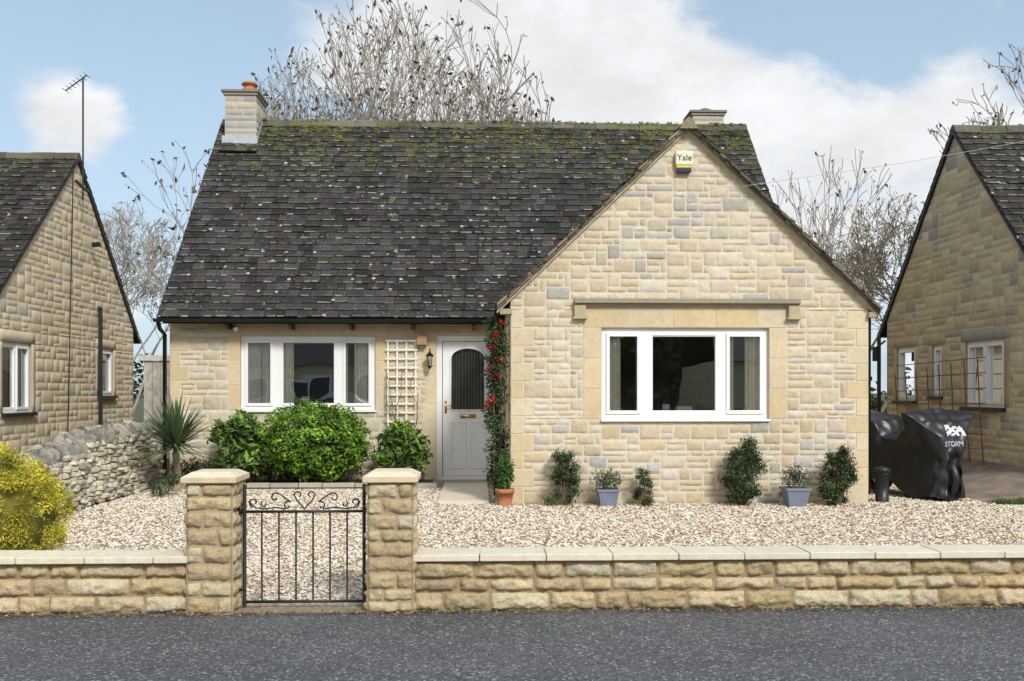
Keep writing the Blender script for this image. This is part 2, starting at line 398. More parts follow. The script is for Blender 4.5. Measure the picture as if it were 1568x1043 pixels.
# ---------------------------------------------------------------- ground
def flat(name,x0,x1,y0,y1,z,mat):
    me=bpy.data.meshes.new(name); me.from_pydata([(x0,y0,z),(x1,y0,z),(x1,y1,z),(x0,y1,z)],[],[(0,1,2,3)])
    return finish(me,name,mat,None,False)
flat('ground',-600,600,-600,900,-.03,M['grass'])
flat('road',-150,150,-6.5,6.5,0.0,M['asphalt'])
flat('gravel_garden',-5.3,7.4,6.6,30,.004,M['gravel'])
def pebbles(name,areas):
    base=np.array([(1,0,0),(0,1,0),(-1,0,0),(0,-1,0),(0,0,1),(0,0,-1)],float)
    Fb=np.array([(0,1,4),(1,2,4),(2,3,4),(3,0,4),(1,0,5),(2,1,5),(3,2,5),(0,3,5)])
    Vs=[];Fs=[];Cs=[];o=0
    pal=np.array([(.78,.72,.62),(.66,.53,.38),(.75,.65,.50),(.52,.39,.26),(.80,.77,.70),(.66,.59,.49),(.75,.67,.55),(.36,.26,.16),(.71,.65,.56),(.77,.69,.57)])
    for x0,x1,y0,y1,n,s in areas:
        c=np.stack([np.random.uniform(x0,x1,n),np.random.uniform(y0,y1,n),np.random.uniform(.003,.016,n)],1)
        sz=s*np.random.uniform(.55,1.3,(n,1))*np.random.uniform(.7,1.3,(n,3))*np.array([1,1,.6])
        an=np.random.rand(n)*6.28; ca,sa=np.cos(an),np.sin(an)
        P=base[None]*sz[:,None,:]*np.random.uniform(.75,1.2,(n,6,1))
        X=P[:,:,0]*ca[:,None]-P[:,:,1]*sa[:,None]; Y=P[:,:,0]*sa[:,None]+P[:,:,1]*ca[:,None]
        tx=np.random.uniform(-.5,.5,(n,1)); Z=P[:,:,2]+X*tx
        V=np.stack([X,Y,Z],2)+c[:,None]
        Vs.append(V.reshape(-1,3)); Fs.append((Fb[None]+np.arange(n)[:,None,None]*6+o).reshape(-1,3)); o+=n*6
        C=pal[np.random.randint(0,len(pal),n)]*np.random.uniform(.85,1.1,(n,1)); Cs.append(np.repeat(C,8,axis=0))
    return np_obj(name,np.concatenate(Vs),np.concatenate(Fs),np.concatenate(Cs),M['pebble'],None,False)
pebbles('gravel_stones',[(-4.9,5.6,6.78,9.2,34000,.016),(-5,6.8,9.2,12.5,30000,.019),(-5,.4,12.5,14.6,9000,.02),(5.3,6.9,12.3,15,4000,.02),(5.5,7.4,6.8,9.2,6000,.016),(6.8,7.4,9.2,12.2,2500,.02)])
def litter():
    n=1100; x=np.random.uniform(-5,7,n); y=np.random.uniform(6.9,12.4,n); z=np.full(n,.024)
    n2=2600; x2=np.random.uniform(-7,7,n2); y2=6.44-np.abs(np.random.normal(0,.045,n2)); z2=np.full(n2,.008)+np.random.rand(n2)*.02
    n3=200; x3=np.random.uniform(-6,6,n3); y3=np.random.uniform(4.6,6.4,n3); z3=np.full(n3,.006)
    P=np.stack([np.r_[x,x2,x3],np.r_[y,y2,y3],np.r_[z,z2,z3]],1); m=len(P)
    N=np.random.normal(0,.35,(m,3))+np.array([0,0,1]); N/=np.linalg.norm(N,axis=1)[:,None]
    T=np.random.normal(size=(m,3)); s=np.r_[np.random.uniform(.025,.05,n),np.random.uniform(.01,.03,n2),np.random.uniform(.008,.018,n3)]
    V,F=leafgeo(P,N,T,s,.6)
    pal=np.array([(.28,.15,.06),(.36,.2,.08),(.14,.08,.04),(.40,.3,.14),(.08,.10,.04)])
    C=pal[np.random.randint(0,5,m)]
    C[n+n2:]=np.array((.38,.37,.33))
    return np_obj('fallen_leaves',V,F,np.repeat(C,2,axis=0),M['moss'])
litter()

# ---------------------------------------------------------------- main bungalow
H=empty('stone_bungalow',(0,15,0))
mb=MB();core=MB();dress=MB()
gw=(1.657,3.92,1.133,2.357)
trims=[]
def trimcol(): return jit(random.choice([(.68,.56,.37),(.69,.59,.41),(.66,.54,.34)]),.035)
def jambs(tr,u0,u1,w,z0,z1,n):
    zz=[z0+(z1-z0)*i/n for i in range(n+1)]
    for i in range(n):
        tr.append((u0-w,u0,zz[i],zz[i+1])); tr.append((u1,u1+w,zz[i],zz[i+1]))
jambs(trims,gw[0],gw[1],.245,gw[2],gw[3],3)
lz=[1.412,2.0,2.62,3.2,3.75,4.165]
for a,b in zip(lz[:-1],lz[1:]): trims.append((a,b,gw[3],2.63))
for i in range(11):
    z=i*.235; wl=.30 if i%2 else .17
    trims.append((.443,.443+wl,z,z+.235)); trims.append((5.277-(.17 if i%2 else .30),5.277,z,z+.235))
f=FY(12.6)
MC=(.68,.62,.50)
blockwall(mb,core,f,.443,5.277,0,5.1,[gw],trims,col_house,h=.092,w=.088,bul=.009,res=.035,maxw=4,pdbl=.36,mcol=MC,crag=.9,gap=.005)
for t in trims: block(dress,f,*t,trimcol(),.002,.12,gap=.0025,edge=.005,base=.003,rec=.007)
reveal(core,f,gw,.2)
def clip(o):
    bm=bmesh.new(); bm.from_mesh(o.data)
    for nx,co in ((-.96,(2.8,12.6,5.02)),(.953,(2.8,12.6,5.02))):
        g=bm.verts[:]+bm.edges[:]+bm.faces[:]
        bmesh.ops.bisect_plane(bm,geom=g,plane_co=co,plane_no=Vector((nx,0,1)).normalized(),clear_outer=True)
    bm.to_mesh(o.data); bm.free()
o1=mb.obj('gable_stonework',M['stone'],H,True); o2=core.obj('gable_mortar',M['mortar'],H); clip(o1); clip(o2)
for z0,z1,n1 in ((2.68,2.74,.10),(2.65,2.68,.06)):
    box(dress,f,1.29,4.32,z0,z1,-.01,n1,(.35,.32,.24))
for u in (1.29,4.17): 
    box(dress,f,u,u+.15,2.50,2.649,-.01,.07,(.50,.43,.29)); box(dress,f,u-.02,u+.17,2.47,2.50,-.01,.085,(.50,.43,.29))
ab=MB(); box(ab,f,4.05,4.27,.09,.16,.0,.014,(.45,.27,.15))
for i in range(7): box(ab,f,4.07+i*.028,4.083+i*.028,.10,.15,.0141,.016,(.03,.02,.02))
ab.obj('air_brick',M['paint'],H)
mb=MB();core=MB()
mw=(-3.84,-1.66,1.20,2.41); dr=(-.67,.36,.06,2.42); f2=FY(15.5)
trims=[]; jambs(trims,mw[0],mw[1],.19,mw[2],mw[3],3)
for a,b in ((-4.03,-3.3),(-3.3,-2.6),(-2.6,-2.0),(-2.0,-1.47)): trims.append((a,b,mw[3],2.66))
trims.append((-1.0,-.3,2.44,2.66)); trims.append((-.3,.443,2.44,2.66)); trims.append((-.93,-.67,1.9,2.42))
trims.append((-.83,-.67,.06,.7));trims.append((-.90,-.67,.7,1.3));trims.append((-.83,-.67,1.3,1.9))
trims.append((-1.47,-1.0,2.41,2.66))
for i in range(11): trims.append((-4.97,-4.97+(.3 if i%2 else .17),i*.24,i*.24+.24))
blockwall(mb,core,f2,-4.97,.443,0,2.72,[mw,dr],trims,col_left,h=.10,w=.10,bul=.010,res=.045,maxw=4,pdbl=.32,mcol=MC,crag=.8,gap=.005)
for t in trims: block(dress,f2,*t,trimcol(),.002,.12,gap=.0025,edge=.006,base=.003,rec=.007)
reveal(core,f2,mw,.2); reveal(core,f2,dr,.2)
blockwall(mb,core,FXm(.443),12.612,15.49,0,2.72,[],[],col_left,h=.10,w=.12,res=.08,mcol=MC)
mb.obj('front_stonework',M['stone'],H,True); 
for P in ([(-4.97,15.5,0),(-4.97,22.5,0),(-4.97,22.5,2.7),(-4.97,19,6.78),(-4.97,15.5,2.95)],[(5.277,12.6,0),(5.277,22.5,0),(5.277,22.5,2.7),(5.277,19,6.78),(5.277,15.5,2.9),(5.277,12.6,2.6)],
          [(-4.97,22.5,0),(5.277,22.5,0),(5.277,22.5,2.7),(-4.97,22.5,2.7)]):
    core.add(P,[tuple(range(len(P)))],(.5,.42,.28))
core.obj('wall_mortar',M['mortar'],H)
dress.obj('dressed_stone_trim',M['dress'],H,False,.004)
rt=MB()
def gh(x): return 5.06-(2.8-x)*.96 if x<2.8 else 5.06-(x-2.8)*.953
def skipm(c): return (.3<c.x<5.37) and c.z<gh(c.x)-.3
EY,EZ,RY,RZ=15.18,2.66,19.0,6.83
S=math.hypot(RY-EY,RZ-EZ)
DK=(.048,.046,.045)
tiles(rt,(-5.07,EY,EZ),(1,0,0),(0,RY-EY,RZ-EZ),10.52,S,S/34,.2,skipm,base=DK)
SL=math.hypot(2.52,2.42)
def skipg(c): return c.y>EY+(c.z-EZ)/((RZ-EZ)/(RY-EY))+.12
tiles(rt,(.28,12.46,2.64),(0,1,0),(2.52,0,2.42),5.2,SL,.15,.2,skipg,base=(.06,.055,.045))
tiles(rt,(5.38,12.46,2.60),(0,1,0),(-2.58,0,2.46),5.2,math.hypot(2.58,2.46),.15,.2,skipg,base=(.06,.055,.045))
sheet(rt,[(-5.05,EY,EZ-.01),(5.43,EY,EZ-.01),(5.43,RY,RZ-.01),(-5.05,RY,RZ-.01)])
sheet(rt,[(-5.05,22.8,EZ),(5.43,22.8,EZ),(5.43,RY,RZ),(-5.05,RY,RZ)])
sheet(rt,[(.29,12.52,2.64),(2.8,12.52,5.05),(2.8,17.4,5.05),(.29,15.2,2.64)])
sheet(rt,[(5.37,12.52,2.60),(2.8,12.52,5.05),(2.8,17.4,5.05),(5.37,15.2,2.60)])
ridge(rt,(-5.05,RY,RZ+.03),(5.44,RY,RZ+.03),24)
ridge(rt,(2.8,12.44,5.09),(2.8,17.5,5.09),11,.12,(.30,.25,.17))
rt.obj('roof_tiles',M['tile'],H)
vg=MB()
for sx,ex,ez in ((-1,.26,2.62),(1,5.40,2.58)):
    for layer in (0,1):
        n=19-layer*3
        for i in range(n):
            t0=i/n;t1=(i+1)/n-.004
            xa=ex+(2.8-ex)*t0;xb=ex+(2.8-ex)*t1;za=ez+(5.06-ez)*t0;zb=ez+(5.06-ez)*t1
            dz=R(-.006,.006)-layer*.035; y0=12.46+layer*.03+R(-.012,.012)
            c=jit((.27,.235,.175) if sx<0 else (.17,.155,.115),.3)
            th=.04
            vs=[(xa,y0,za+.012+dz),(xb,y0,zb+.0+dz),(xb,y0,zb+th+dz),(xa,y0,za+th+.012+dz),(xa,12.7,za+.012+dz),(xb,12.7,zb+.0+dz),(xb,12.7,zb+th+dz),(xa,12.7,za+th+.012+dz)]
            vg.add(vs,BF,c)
    vs=[(ex,12.55,ez-.08),(2.8,12.55,4.98),(2.8,12.55,5.03),(ex,12.55,ez-.02),(ex,12.7,ez-.08),(2.8,12.7,4.98),(2.8,12.7,5.03),(ex,12.7,ez-.02)]
    vg.add(vs,BF,(.60,.51,.36))
for x in (-5.07,5.42):
    vs=[(x,EY+.02,EZ-.05),(x+.05,EY+.02,EZ-.05),(x+.05,RY,RZ-.05),(x,RY,RZ-.05),(x,EY+.02,EZ-.015),(x+.05,EY+.02,EZ-.015),(x+.05,RY,RZ-.015),(x,RY,RZ-.015)]
    vg.add(vs,[(0,1,2,3),(4,5,6,7),(0,3,7,4),(1,2,6,5),(0,1,5,4)],(.16,.15,.12))
wbox(vg,.30,.46,12.53,12.75,2.53,2.60,(.45,.37,.25)); wbox(vg,5.26,5.36,12.53,12.75,2.50,2.57,(.45,.37,.25))
vg.obj('verge',M['rubble'],H)
L=[]
for i in range(640):
    z=EZ+(RZ-EZ)*(1-abs(random.gauss(0,.11))) ; x=R(-5,5.3)
    if random.random()<.5: x=random.choice([-3.1,-.6,.4,1.6,3.3,3.9,5.0])+random.gauss(0,.3)
    x=min(max(x,-4.2),5.32)
    if i<90: z=R(4.6,6.8)
    if skipm(Vector((x,0,z+.2))): continue
    y=EY+(z-EZ)*(RY-EY)/(RZ-EZ)-.03
    if z>RZ-.08: z=RZ+.06
    s=R(.012,.042)
    L.append(cloud((x,y-.02,z+.015),(s*1.7,s,s*.6),22,.026,.7,[(.25,.29,.03),(.31,.33,.05),(.16,.20,.03),(.30,.26,.08)],rmin=.2))
V,F,C=merge(L); np_obj('roof_moss',V,F,C,M['moss'],H)
g=MB()
def gutter(x0,x1,y,z,r=.055):
    vs=[];
    for x in (x0,x1):
        for k in range(9):
            a=math.pi+math.pi*k/8; vs.append((x,y+r*math.cos(a),z+r*math.sin(a)))
    g.add(vs,[(k,k+1,k+10,k+9) for k in range(8)]+[tuple(range(9)),tuple(range(9,18))],(1,1,1))
gutter(-5.1,.30,15.12,2.655)
tube(g,[(-5.03,15.12,2.62),(-5.03,15.2,2.5),(-5.03,15.44,2.42),(-5.03,15.44,.1)],.034,10)
tube(g,[(5.36,12.7,2.56),(5.36,22,2.54)],.055,10); tube(g,[(5.34,12.75,2.55),(5.33,12.75,.1)],.034,10)
wbox(g,-4.97,.44,15.2,15.48,2.645,2.655)
wbox(g,-4.97,.3,15.165,15.185,2.58,2.652)
g.obj('gutters_and_downpipes',M['black'],H,True)
bw=MB()
for x in (-3.98,-2.98,-2.02,-1.04,-.06):
    wbox(bw,x-.025,x+.025,15.19,15.47,2.50,2.64,(.07,.045,.03)); wbox(bw,x-.018,x+.018,15.17,15.19,2.52,2.575,(.05,.035,.025))
wbox(bw,-.98,-.82,15.36,15.49,2.26,2.40,(.42,.27,.13))
bw.obj('rafter_feet',M['wood'],H,False,.005)

fab=MB(); glass=MB(); pv=MB(); inn=MB(); brs=MB()
def window(fr,r,mull,fw=.085,set_=.05,sill=True,sash=(),room=2.2):
    a,b,c,d=r; n0=-set_-.06;n1=-set_
    box(pv,fr,a,b,d-fw,d,n0,n1); box(pv,fr,a,b,c,c+fw,n0,n1)
    box(pv,fr,a,a+fw,c+fw,d-fw,n0,n1); box(pv,fr,b-fw,b,c+fw,d-fw,n0,n1)
    edges=[a+fw]
    for m0,m1 in mull:
        box(pv,fr,m0,m1,c+fw,d-fw,n0,n1); edges+= [m0,m1]
    edges.append(b-fw)
    for i in range(0,len(edges),2):
        p,q=edges[i],edges[i+1]; s=.028
        if (i//2) in sash:
            e=.03; P,Q,C2,D2=p-e,q+e,c+fw-e,d-fw+e
            box(pv,fr,P,Q,D2-.045,D2,n1+.001,n1+.022); box(pv,fr,P,Q,C2,C2+.045,n1+.001,n1+.022)
            box(pv,fr,P,P+.045,C2+.045,D2-.045,n1+.001,n1+.022); box(pv,fr,Q-.045,Q,C2+.045,D2-.045,n1+.001,n1+.022)
        else:
            box(pv,fr,p,q,d-fw-s*.5,d-fw,n1-.03,n1-.012); box(pv,fr,p,q,c+fw,c+fw+s*.5,n1-.03,n1-.012)
        glass.add([fr(p-.005,c+fw-.005,n1-.035),fr(q+.005,c+fw-.005,n1-.035),fr(q+.005,d-fw+.005,n1-.035),fr(p-.005,d-fw+.005,n1-.035)],[(0,1,2,3)])
    if sill: box(pv,fr,a-.01,b+.01,c-.03,c-.001,n0,.045)
    A,B,Cc,D=a-.6,b+.6,c-1.0,d+.25; k=-.22
    q=[fr(A,Cc,k-room),fr(B,Cc,k-room),fr(B,D,k-room),fr(A,D,k-room),fr(A,Cc,k),fr(B,Cc,k),fr(B,D,k),fr(A,D,k)]
    inn.add(q,[(0,1,2,3),(0,4,5,1),(1,5,6,2),(2,6,7,3),(3,7,4,0)],(1,1,1))
    for (u0,u1,z0,z1) in ((A,a,Cc,D),(b,B,Cc,D),(a,b,Cc,c),(a,b,d,D)):
        inn.add([fr(u0,z0,k),fr(u1,z0,k),fr(u1,z1,k),fr(u0,z1,k)],[(0,1,2,3)])
def curtain(fr,u0,u1,z0,z1,n,col,waves,amp=.016):
    N=int(waves*8); vs=[];
    for i in range(N+1):
        t=i/N; u=u0+(u1-u0)*t; o=amp*math.sin(t*waves*2*math.pi)+.3*amp*math.sin(t*waves*5.1)
        for z in (z0,z1): vs.append(fr(u+R(-.002,.002),z,n+o))
    fab.add(vs,[(2*i,2*i+2,2*i+3,2*i+1) for i in range(N)],col)
window(f,gw,[(2.157,2.355),(3.205,3.38)],.10,.05,True,(0,2))
CU=(.90,.86,.72)
curtain(f,1.72,1.93,1.14,2.35,-.125,CU,4); curtain(f,3.62,3.86,1.14,2.35,-.125,CU,5); curtain(f,3.34,3.47,1.14,2.35,-.125,CU,2.5)
window(f2,mw,[(-3.35,-3.16),(-2.34,-2.16)],.10,.05,True,(0,2))
curtain(f2,-3.78,-3.53,1.21,2.4,-.125,(.88,.88,.84),6); curtain(f2,-3.52,-3.36,1.21,2.4,-.13,(.84,.84,.78),4);curtain(f2,-3.2,-3.0,1.21,2.4,-.125,(.88,.85,.74),4); curtain(f2,-2.2,-2.12,1.21,2.4,-.125,CU,2); curtain(f2,-2.02,-1.72,1.21,2.4,-.125,(.86,.84,.75),6)
inn.add([f(2.0,1.1,-.3),f(3.5,1.1,-.3),f(3.5,1.1,-1.0),f(2.0,1.1,-1.0)],[(0,1,2,3)])
box(pv,f,2.52,2.62,1.235,1.33,-.30,-.22); box(pv,f,2.72,2.95,1.235,1.30,-.42,-.3)
box(pv,f2,-2.9,-2.78,1.31,1.42,-.3,-.24)
ip=cloud((3.0,12.95,1.5),(.2,.15,.24),220,.09,.4,MID,rmin=.1); np_obj('indoor_houseplant_leaves',*ip,M['foliage'],H)
n1=-.05
box(pv,f2,-.67,-.575,.06,2.42,-.13,-.04); box(pv,f2,.265,.36,.06,2.42,-.13,-.04); box(pv,f2,-.575,.265,2.33,2.42,-.13,-.04); box(pv,f2,-.575,.265,.06,.12,-.13,-.03)
a,b,z0,z1=-.565,.255,.125,2.32; ga,gb,gz0,gzs=-.44,.13,1.20,2.05
box(pv,f2,a,ga,z0,z1,-.11,-.06); box(pv,f2,gb,b,z0,z1,-.11,-.06); box(pv,f2,ga,gb,z0,gz0,-.11,-.06)
gc=(ga+gb)/2; rad=(gb-ga)/2; K=20
arc=[(gc-rad*math.cos(math.pi*i/K),gzs+.17*math.sin(math.pi*i/K)) for i in range(K+1)]
for i in range(K):
    (u,z),(u2,zz)=arc[i],arc[i+1]
    pv.add([f2(u,z,-.06),f2(u2,zz,-.06),f2(u2,z1,-.06),f2(u,z1,-.06)],[(0,1,2,3)]); pv.add([f2(u,z,-.06),f2(u2,zz,-.06),f2(u2,zz,-.11),f2(u,z,-.11)],[(0,1,2,3)])
loop=[(ga,gz0)]+arc+[(gb,gz0)]
tube(pv,[f2(u,z,-.055) for u,z in loop],.016,8,closed=True)
glass.add([f2(ga,gz0,-.085),f2(gb,gz0,-.085),f2(gb,2.25,-.085),f2(ga,2.25,-.085)],[(0,1,2,3)])
for i in range(13):
    u=ga-.02+i*.05; fab.add([f2(u,gz0-.1,-.12),f2(u+.03,gz0-.1,-.135),f2(u+.03,2.3,-.135),f2(u,2.3,-.12)],[(0,1,2,3)],(.42,.44,.44))
    fab.add([f2(u+.03,gz0-.1,-.137),f2(u+.052,gz0-.1,-.137),f2(u+.052,2.3,-.137),f2(u+.03,2.3,-.137)],[(0,1,2,3)],(.10,.105,.11))
inn.add([f2(-.66,.1,-.22),f2(.35,.1,-.22),f2(.35,2.4,-.22),f2(-.66,2.4,-.22)],[(0,1,2,3)])
for (p,q,r,s) in ((-.44,-.19,.25,1.0),(-.12,.13,.25,1.0)):
    tube(pv,[f2(p,r,-.058),f2(q,r,-.058),f2(q,s,-.058),f2(p,s,-.058)],.013,8,closed=True)
    tube(pv,[f2(p+.04,r+.04,-.06),f2(q-.04,r+.04,-.06),f2(q-.04,s-.04,-.06),f2(p+.04,s-.04,-.06)],.009,8,closed=True)
box(brs,f2,-.28,-.03,1.07,1.13,-.059,-.045); box(brs,f2,-.535,-.50,1.15,1.35,-.059,-.05)
tube(brs,[f2(-.518,1.27,-.05),f2(-.518,1.27,.0),f2(-.42,1.27,.0)],.009,8)
tube(brs,[f2(-.518,1.2,-.05),f2(-.518,1.2,-.03)],.012,8)
tube(pv,[f2(-3.93,2.56,0),f2(-3.93,2.53,.10)],.015,8); tube(pv,[f2(-3.93,2.53,.06),f2(-3.86,2.5,.2)],.035,12)
ch=MB();cc=MB();cd=MB()
def col_ch(u,z): return jit(random.choice([(.54,.49,.39),(.48,.45,.39),(.58,.52,.40),(.44,.43,.40)]),.08)
def chim(x0,x1,y0,y1,z0,z1):
    blockwall(ch,cc,FY(y0),x0,x1,z0,z1,[],[],col_ch,h=.13,w=.13,bul=.006,res=.08,mcol=(.55,.51,.43))
    blockwall(ch,cc,FXp(x1),y0+.012,y1,z0,z1,[],[],col_ch,h=.13,w=.13,bul=.006,res=.08,mcol=(.55,.51,.43))
    blockwall(ch,cc,FXm(x0),y0+.012,y1,z0,z1,[],[],col_ch,h=.13,w=.13,bul=.006,res=.08,mcol=(.55,.51,.43))
    cc.add([(x0,y1,z0),(x1,y1,z0),(x1,y1,z1),(x0,y1,z1)],[(0,1,2,3)],(.4,.33,.22))
    wbox(cd,x0-.03,x1+.03,y0-.03,y1+.03,z1+.001,z1+.05,(.40,.36,.28)); wbox(cd,x0-.06,x1+.06,y0-.06,y1+.06,z1+.051,z1+.10,(.26,.24,.20))
chim(-4.88,-4.28,18.5,19.3,6.1,7.24); chim(4.42,5.06,19.3,19.9,6.3,7.18)
ch.obj('chimney_stonework',M['stone_far'],H,True); cc.obj('chimney_mortar',M['mortar'],H); cd.obj('chimney_caps',M['dress'],H,False,.006)
po=MB(); lathe(po,-4.5,18.9,[(.13,7.32),(.12,7.42),(.15,7.43),(.15,7.47),(.11,7.48),(.11,7.55),(.16,7.56),(.14,7.60),(.02,7.63)],18)
po.obj('chimney_pot',M['terracotta'],H,True)
po=MB(); lathe(po,4.74,19.6,[(.13,7.28),(.12,7.36),(.14,7.37),(.02,7.42)],16,(.3,.3,.3)); po.obj('chimney_cowl',M['mortar'],H,True)
ld=MB(); 
vs=[(-4.93,18.47,6.12),(-4.24,18.47,6.12),(-4.24,18.47,6.45),(-4.93,18.47,6.45),(-4.95,18.18,6.08),(-4.20,18.18,6.08)]
ld.add(vs,[(0,1,2,3),(0,1,5,4)],(1,1,1)); 
ld.add([(-4.25,18.46,6.2),(-4.25,19.0,6.8),(-4.25,19.0,7.0),(-4.25,18.46,6.45)],[(0,1,2,3)]); ld.obj('lead_flashing',M['lead'],H)

# ---------------------------------------------------------------- neighbours
def nbr(name,sx,X0,yn,yf,yr,ze,zr,wins,colf,mat,pitchbase):
    E=empty(name,(X0,yr,0)); fr=FXp(X0) if sx>0 else FXm(X0)
    far=X0-10*sx
    mb=MB();core=MB()
    trims=[]
    for r in wins:
        trims.append((r[0]-.14,r[0],r[2],r[3]));trims.append((r[1],r[1]+.14,r[2],r[3]));trims.append((r[0]-.14,r[1]+.14,r[3],r[3]+.2))
    mc=(.60,.52,.39)
    blockwall(mb,core,fr,yn+.25,yf-.25,-.1,zr,wins,trims,colf,h=.11,w=.12,bul=.006,res=.09,maxw=4,pdbl=.3,mcol=mc)
    for t in trims: block(mb,fr,*t,jit(colf(0,0),.05),.003,.15,gap=.003,edge=.006,base=.004)
    for w in wins: reveal(core,fr,w,.18,(.45,.38,.25))
    a=mb.obj('gable_stonework',mat,E,True); b=core.obj('gable_mortar',M['mortar'],E)
    for o in (a,b):
        bm=bmesh.new(); bm.from_mesh(o.data)
        for s,y in ((-1,yn),(1,yf)):
            no=Vector((0,s*(zr-ze),abs(yr-y))).normalized(); g_=bm.verts[:]+bm.edges[:]+bm.faces[:]
            bmesh.ops.bisect_plane(bm,geom=g_,plane_co=(X0,yr,zr-.02),plane_no=no,clear_outer=True)
        bm.to_mesh(o.data); bm.free()
    m2=MB();c2=MB(); u0,u1=sorted((X0,far))
    blockwall(m2,c2,FY(yn+.26),u0,u1,-.1,ze+.25,[],[],colf,h=.13,w=.16,bul=.008,res=.12,mcol=mc)
    c2.add([(u0,yf-.25,-.1),(u1,yf-.25,-.1),(u1,yf-.25,ze),(u0,yf-.25,ze)],[(0,1,2,3)],(.4,.32,.2))
    m2.obj('front_stonework',mat,E,True); c2.obj('front_mortar',M['mortar'],E)
    t=MB(); x0,x1=(far,X0+.06) if sx>0 else (X0-.06,far)
    S1=math.hypot(yr-yn,zr-ze); xl,xr=min(x0,x1),max(x0,x1); x0,x1=xl,xr
    tiles(t,(x0,yn,ze),(1,0,0),(0,yr-yn,zr-ze),x1-x0,S1,.155,.2,None,base=pitchbase)
    sheet(t,[(x0+.01,yn,ze-.01),(x1-.01,yn,ze-.01),(x1-.01,yr,zr-.01),(x0+.01,yr,zr-.01)])
    S2=math.hypot(yf-yr,zr-ze)
    tiles(t,(x0,yf,ze),(1,0,0),(0,yr-yf,zr-ze),x1-x0,S2,.165,.3,None,base=pitchbase)
    sheet(t,[(x0+.01,yf,ze-.01),(x1-.01,yf,ze-.01),(x1-.01,yr,zr-.01),(x0+.01,yr,zr-.01)])
    ridge(t,(x0,yr,zr+.03),(x1,yr,zr+.03),22)
    t.obj('roof_tiles',M['tile_n'],E)
    v=MB()
    for y in (yn,yf):
        q=[(X0+.055*sx,y,ze-.06),(X0+.055*sx,yr,zr-.07),(X0+.055*sx,yr,zr+.0),(X0+.055*sx,y,ze+.01)]
        q+= [(p[0]-.07*sx,p[1],p[2]) for p in q]
        v.add(q,BF,(1,1,1))
    gy=yf+.05; tube(v,[(X0+.05*sx,gy,ze-.02),(far,gy,ze-.02)],.055,8)
    gy=yn-.05; tube(v,[(X0+.05*sx,gy,ze-.02),(far,gy,ze-.02)],.055,8)
    v.obj('verge_and_gutter',M['black'],E)
    return E,fr
pv.obj('window_and_door_frames',M['pvc'],H,False,.004); glass.obj('glazing',M['glass'],H); fab.obj('curtains',M['fabric'],H,True)
inn.obj('interior',M['inner'],H); brs.obj('door_furniture',M['brass'],H,True)

wl=[(15.62,16.62,1.15,2.32),(19.5,20.3,1.42,2.38)]
EL,fl=nbr('neighbouring_stone_house',1,-7.68,14.95,21.7,18.45,2.66,6.0,wl,col_nbl,M['stone_far'],(.05,.047,.043))
pv=MB();glass=MB();fab=MB();inn=MB()
window(fl,wl[0],[(16.08,16.16)],.08,.04,False,(1,),room=1.8); window(fl,wl[1],[],.08,.04,False,(0,),room=1.8)
curtain(fl,15.7,16.55,1.2,2.3,-.14,(.7,.7,.67),8)
bk=MB()
for w in wl: box(bk,fl,w[0]-.05,w[1]+.05,w[2]-.06,w[2]-.002,-.05,.08)
tube(bk,[(-7.6,19.4,3.15),(-7.6,19.4,.5)],.04,8); tube(bk,[(-7.6,19.4,3.15),(-7.66,19.5,3.2)],.04,8)
tube(bk,[(-7.64,18.2,5.7),(-7.64,17.95,.3)],.010,6)
tube(bk,[(-7.6,19.0,4.4),(-7.45,19.0,4.42)],.05,10)
tube(bk,[(-7.62,18.6,5.2),(-7.62,18.6,7.55)],.018,8); tube(bk,[(-7.95,18.6,7.32),(-7.55,18.6,7.62)],.012,6)
for i in range(7):
    t=i/6; x=-7.95+.4*t; z=7.32+.3*t; tube(bk,[(x,18.45,z),(x,18.75,z)],.006,5)
tube(bk,[(-7.6,18.2,5.5),(-7.4,18.3,5.3)],.03,8)
pv.obj('window_frames',M['pvc'],EL,False,.004); glass.obj('glazing',M['glass'],EL); fab.obj('curtains',M['fabric'],EL,True); inn.obj('interior',M['inner'],EL); bk.obj('pipes_and_aerial',M['black'],EL)

wr=[(17.27,18.06,1.33,2.34),(16.28,16.63,1.42,2.32),(14.31,15.48,1.25,2.32)]
ER,frr=nbr('neighbouring_stone_house',-1,8.115,12.86,18.74,15.8,2.66,5.95,wr,col_nbr,M['stone_far'],(.05,.047,.043))
pv=MB();glass=MB();inn=MB()
window(frr,wr[0],[],.08,.04,False,(0,),room=1.8); window(frr,wr[1],[],.07,.04,False,(0,),room=1.8); window(frr,wr[2],[(14.86,14.94)],.08,.04,False,(0,1),room=1.8)
bk=MB()
for w in wr: box(bk,frr,w[0]-.05,w[1]+.05,w[2]-.06,w[2]-.002,-.05,.08)
tube(bk,[(7.98,18.55,2.6),(7.98,18.55,.4)],.04,8); tube(bk,[(8.0,18.3,2.5),(7.8,18.3,2.35)],.02,8); tube(bk,[(7.8,18.3,2.38),(7.8,18.3,2.1)],.06,8)
pv.obj('window_frames',M['pvc'],ER,False,.004); glass.obj('glazing',M['glass'],ER); inn.obj('interior',M['inner'],ER); bk.obj('pipes',M['black'],ER)

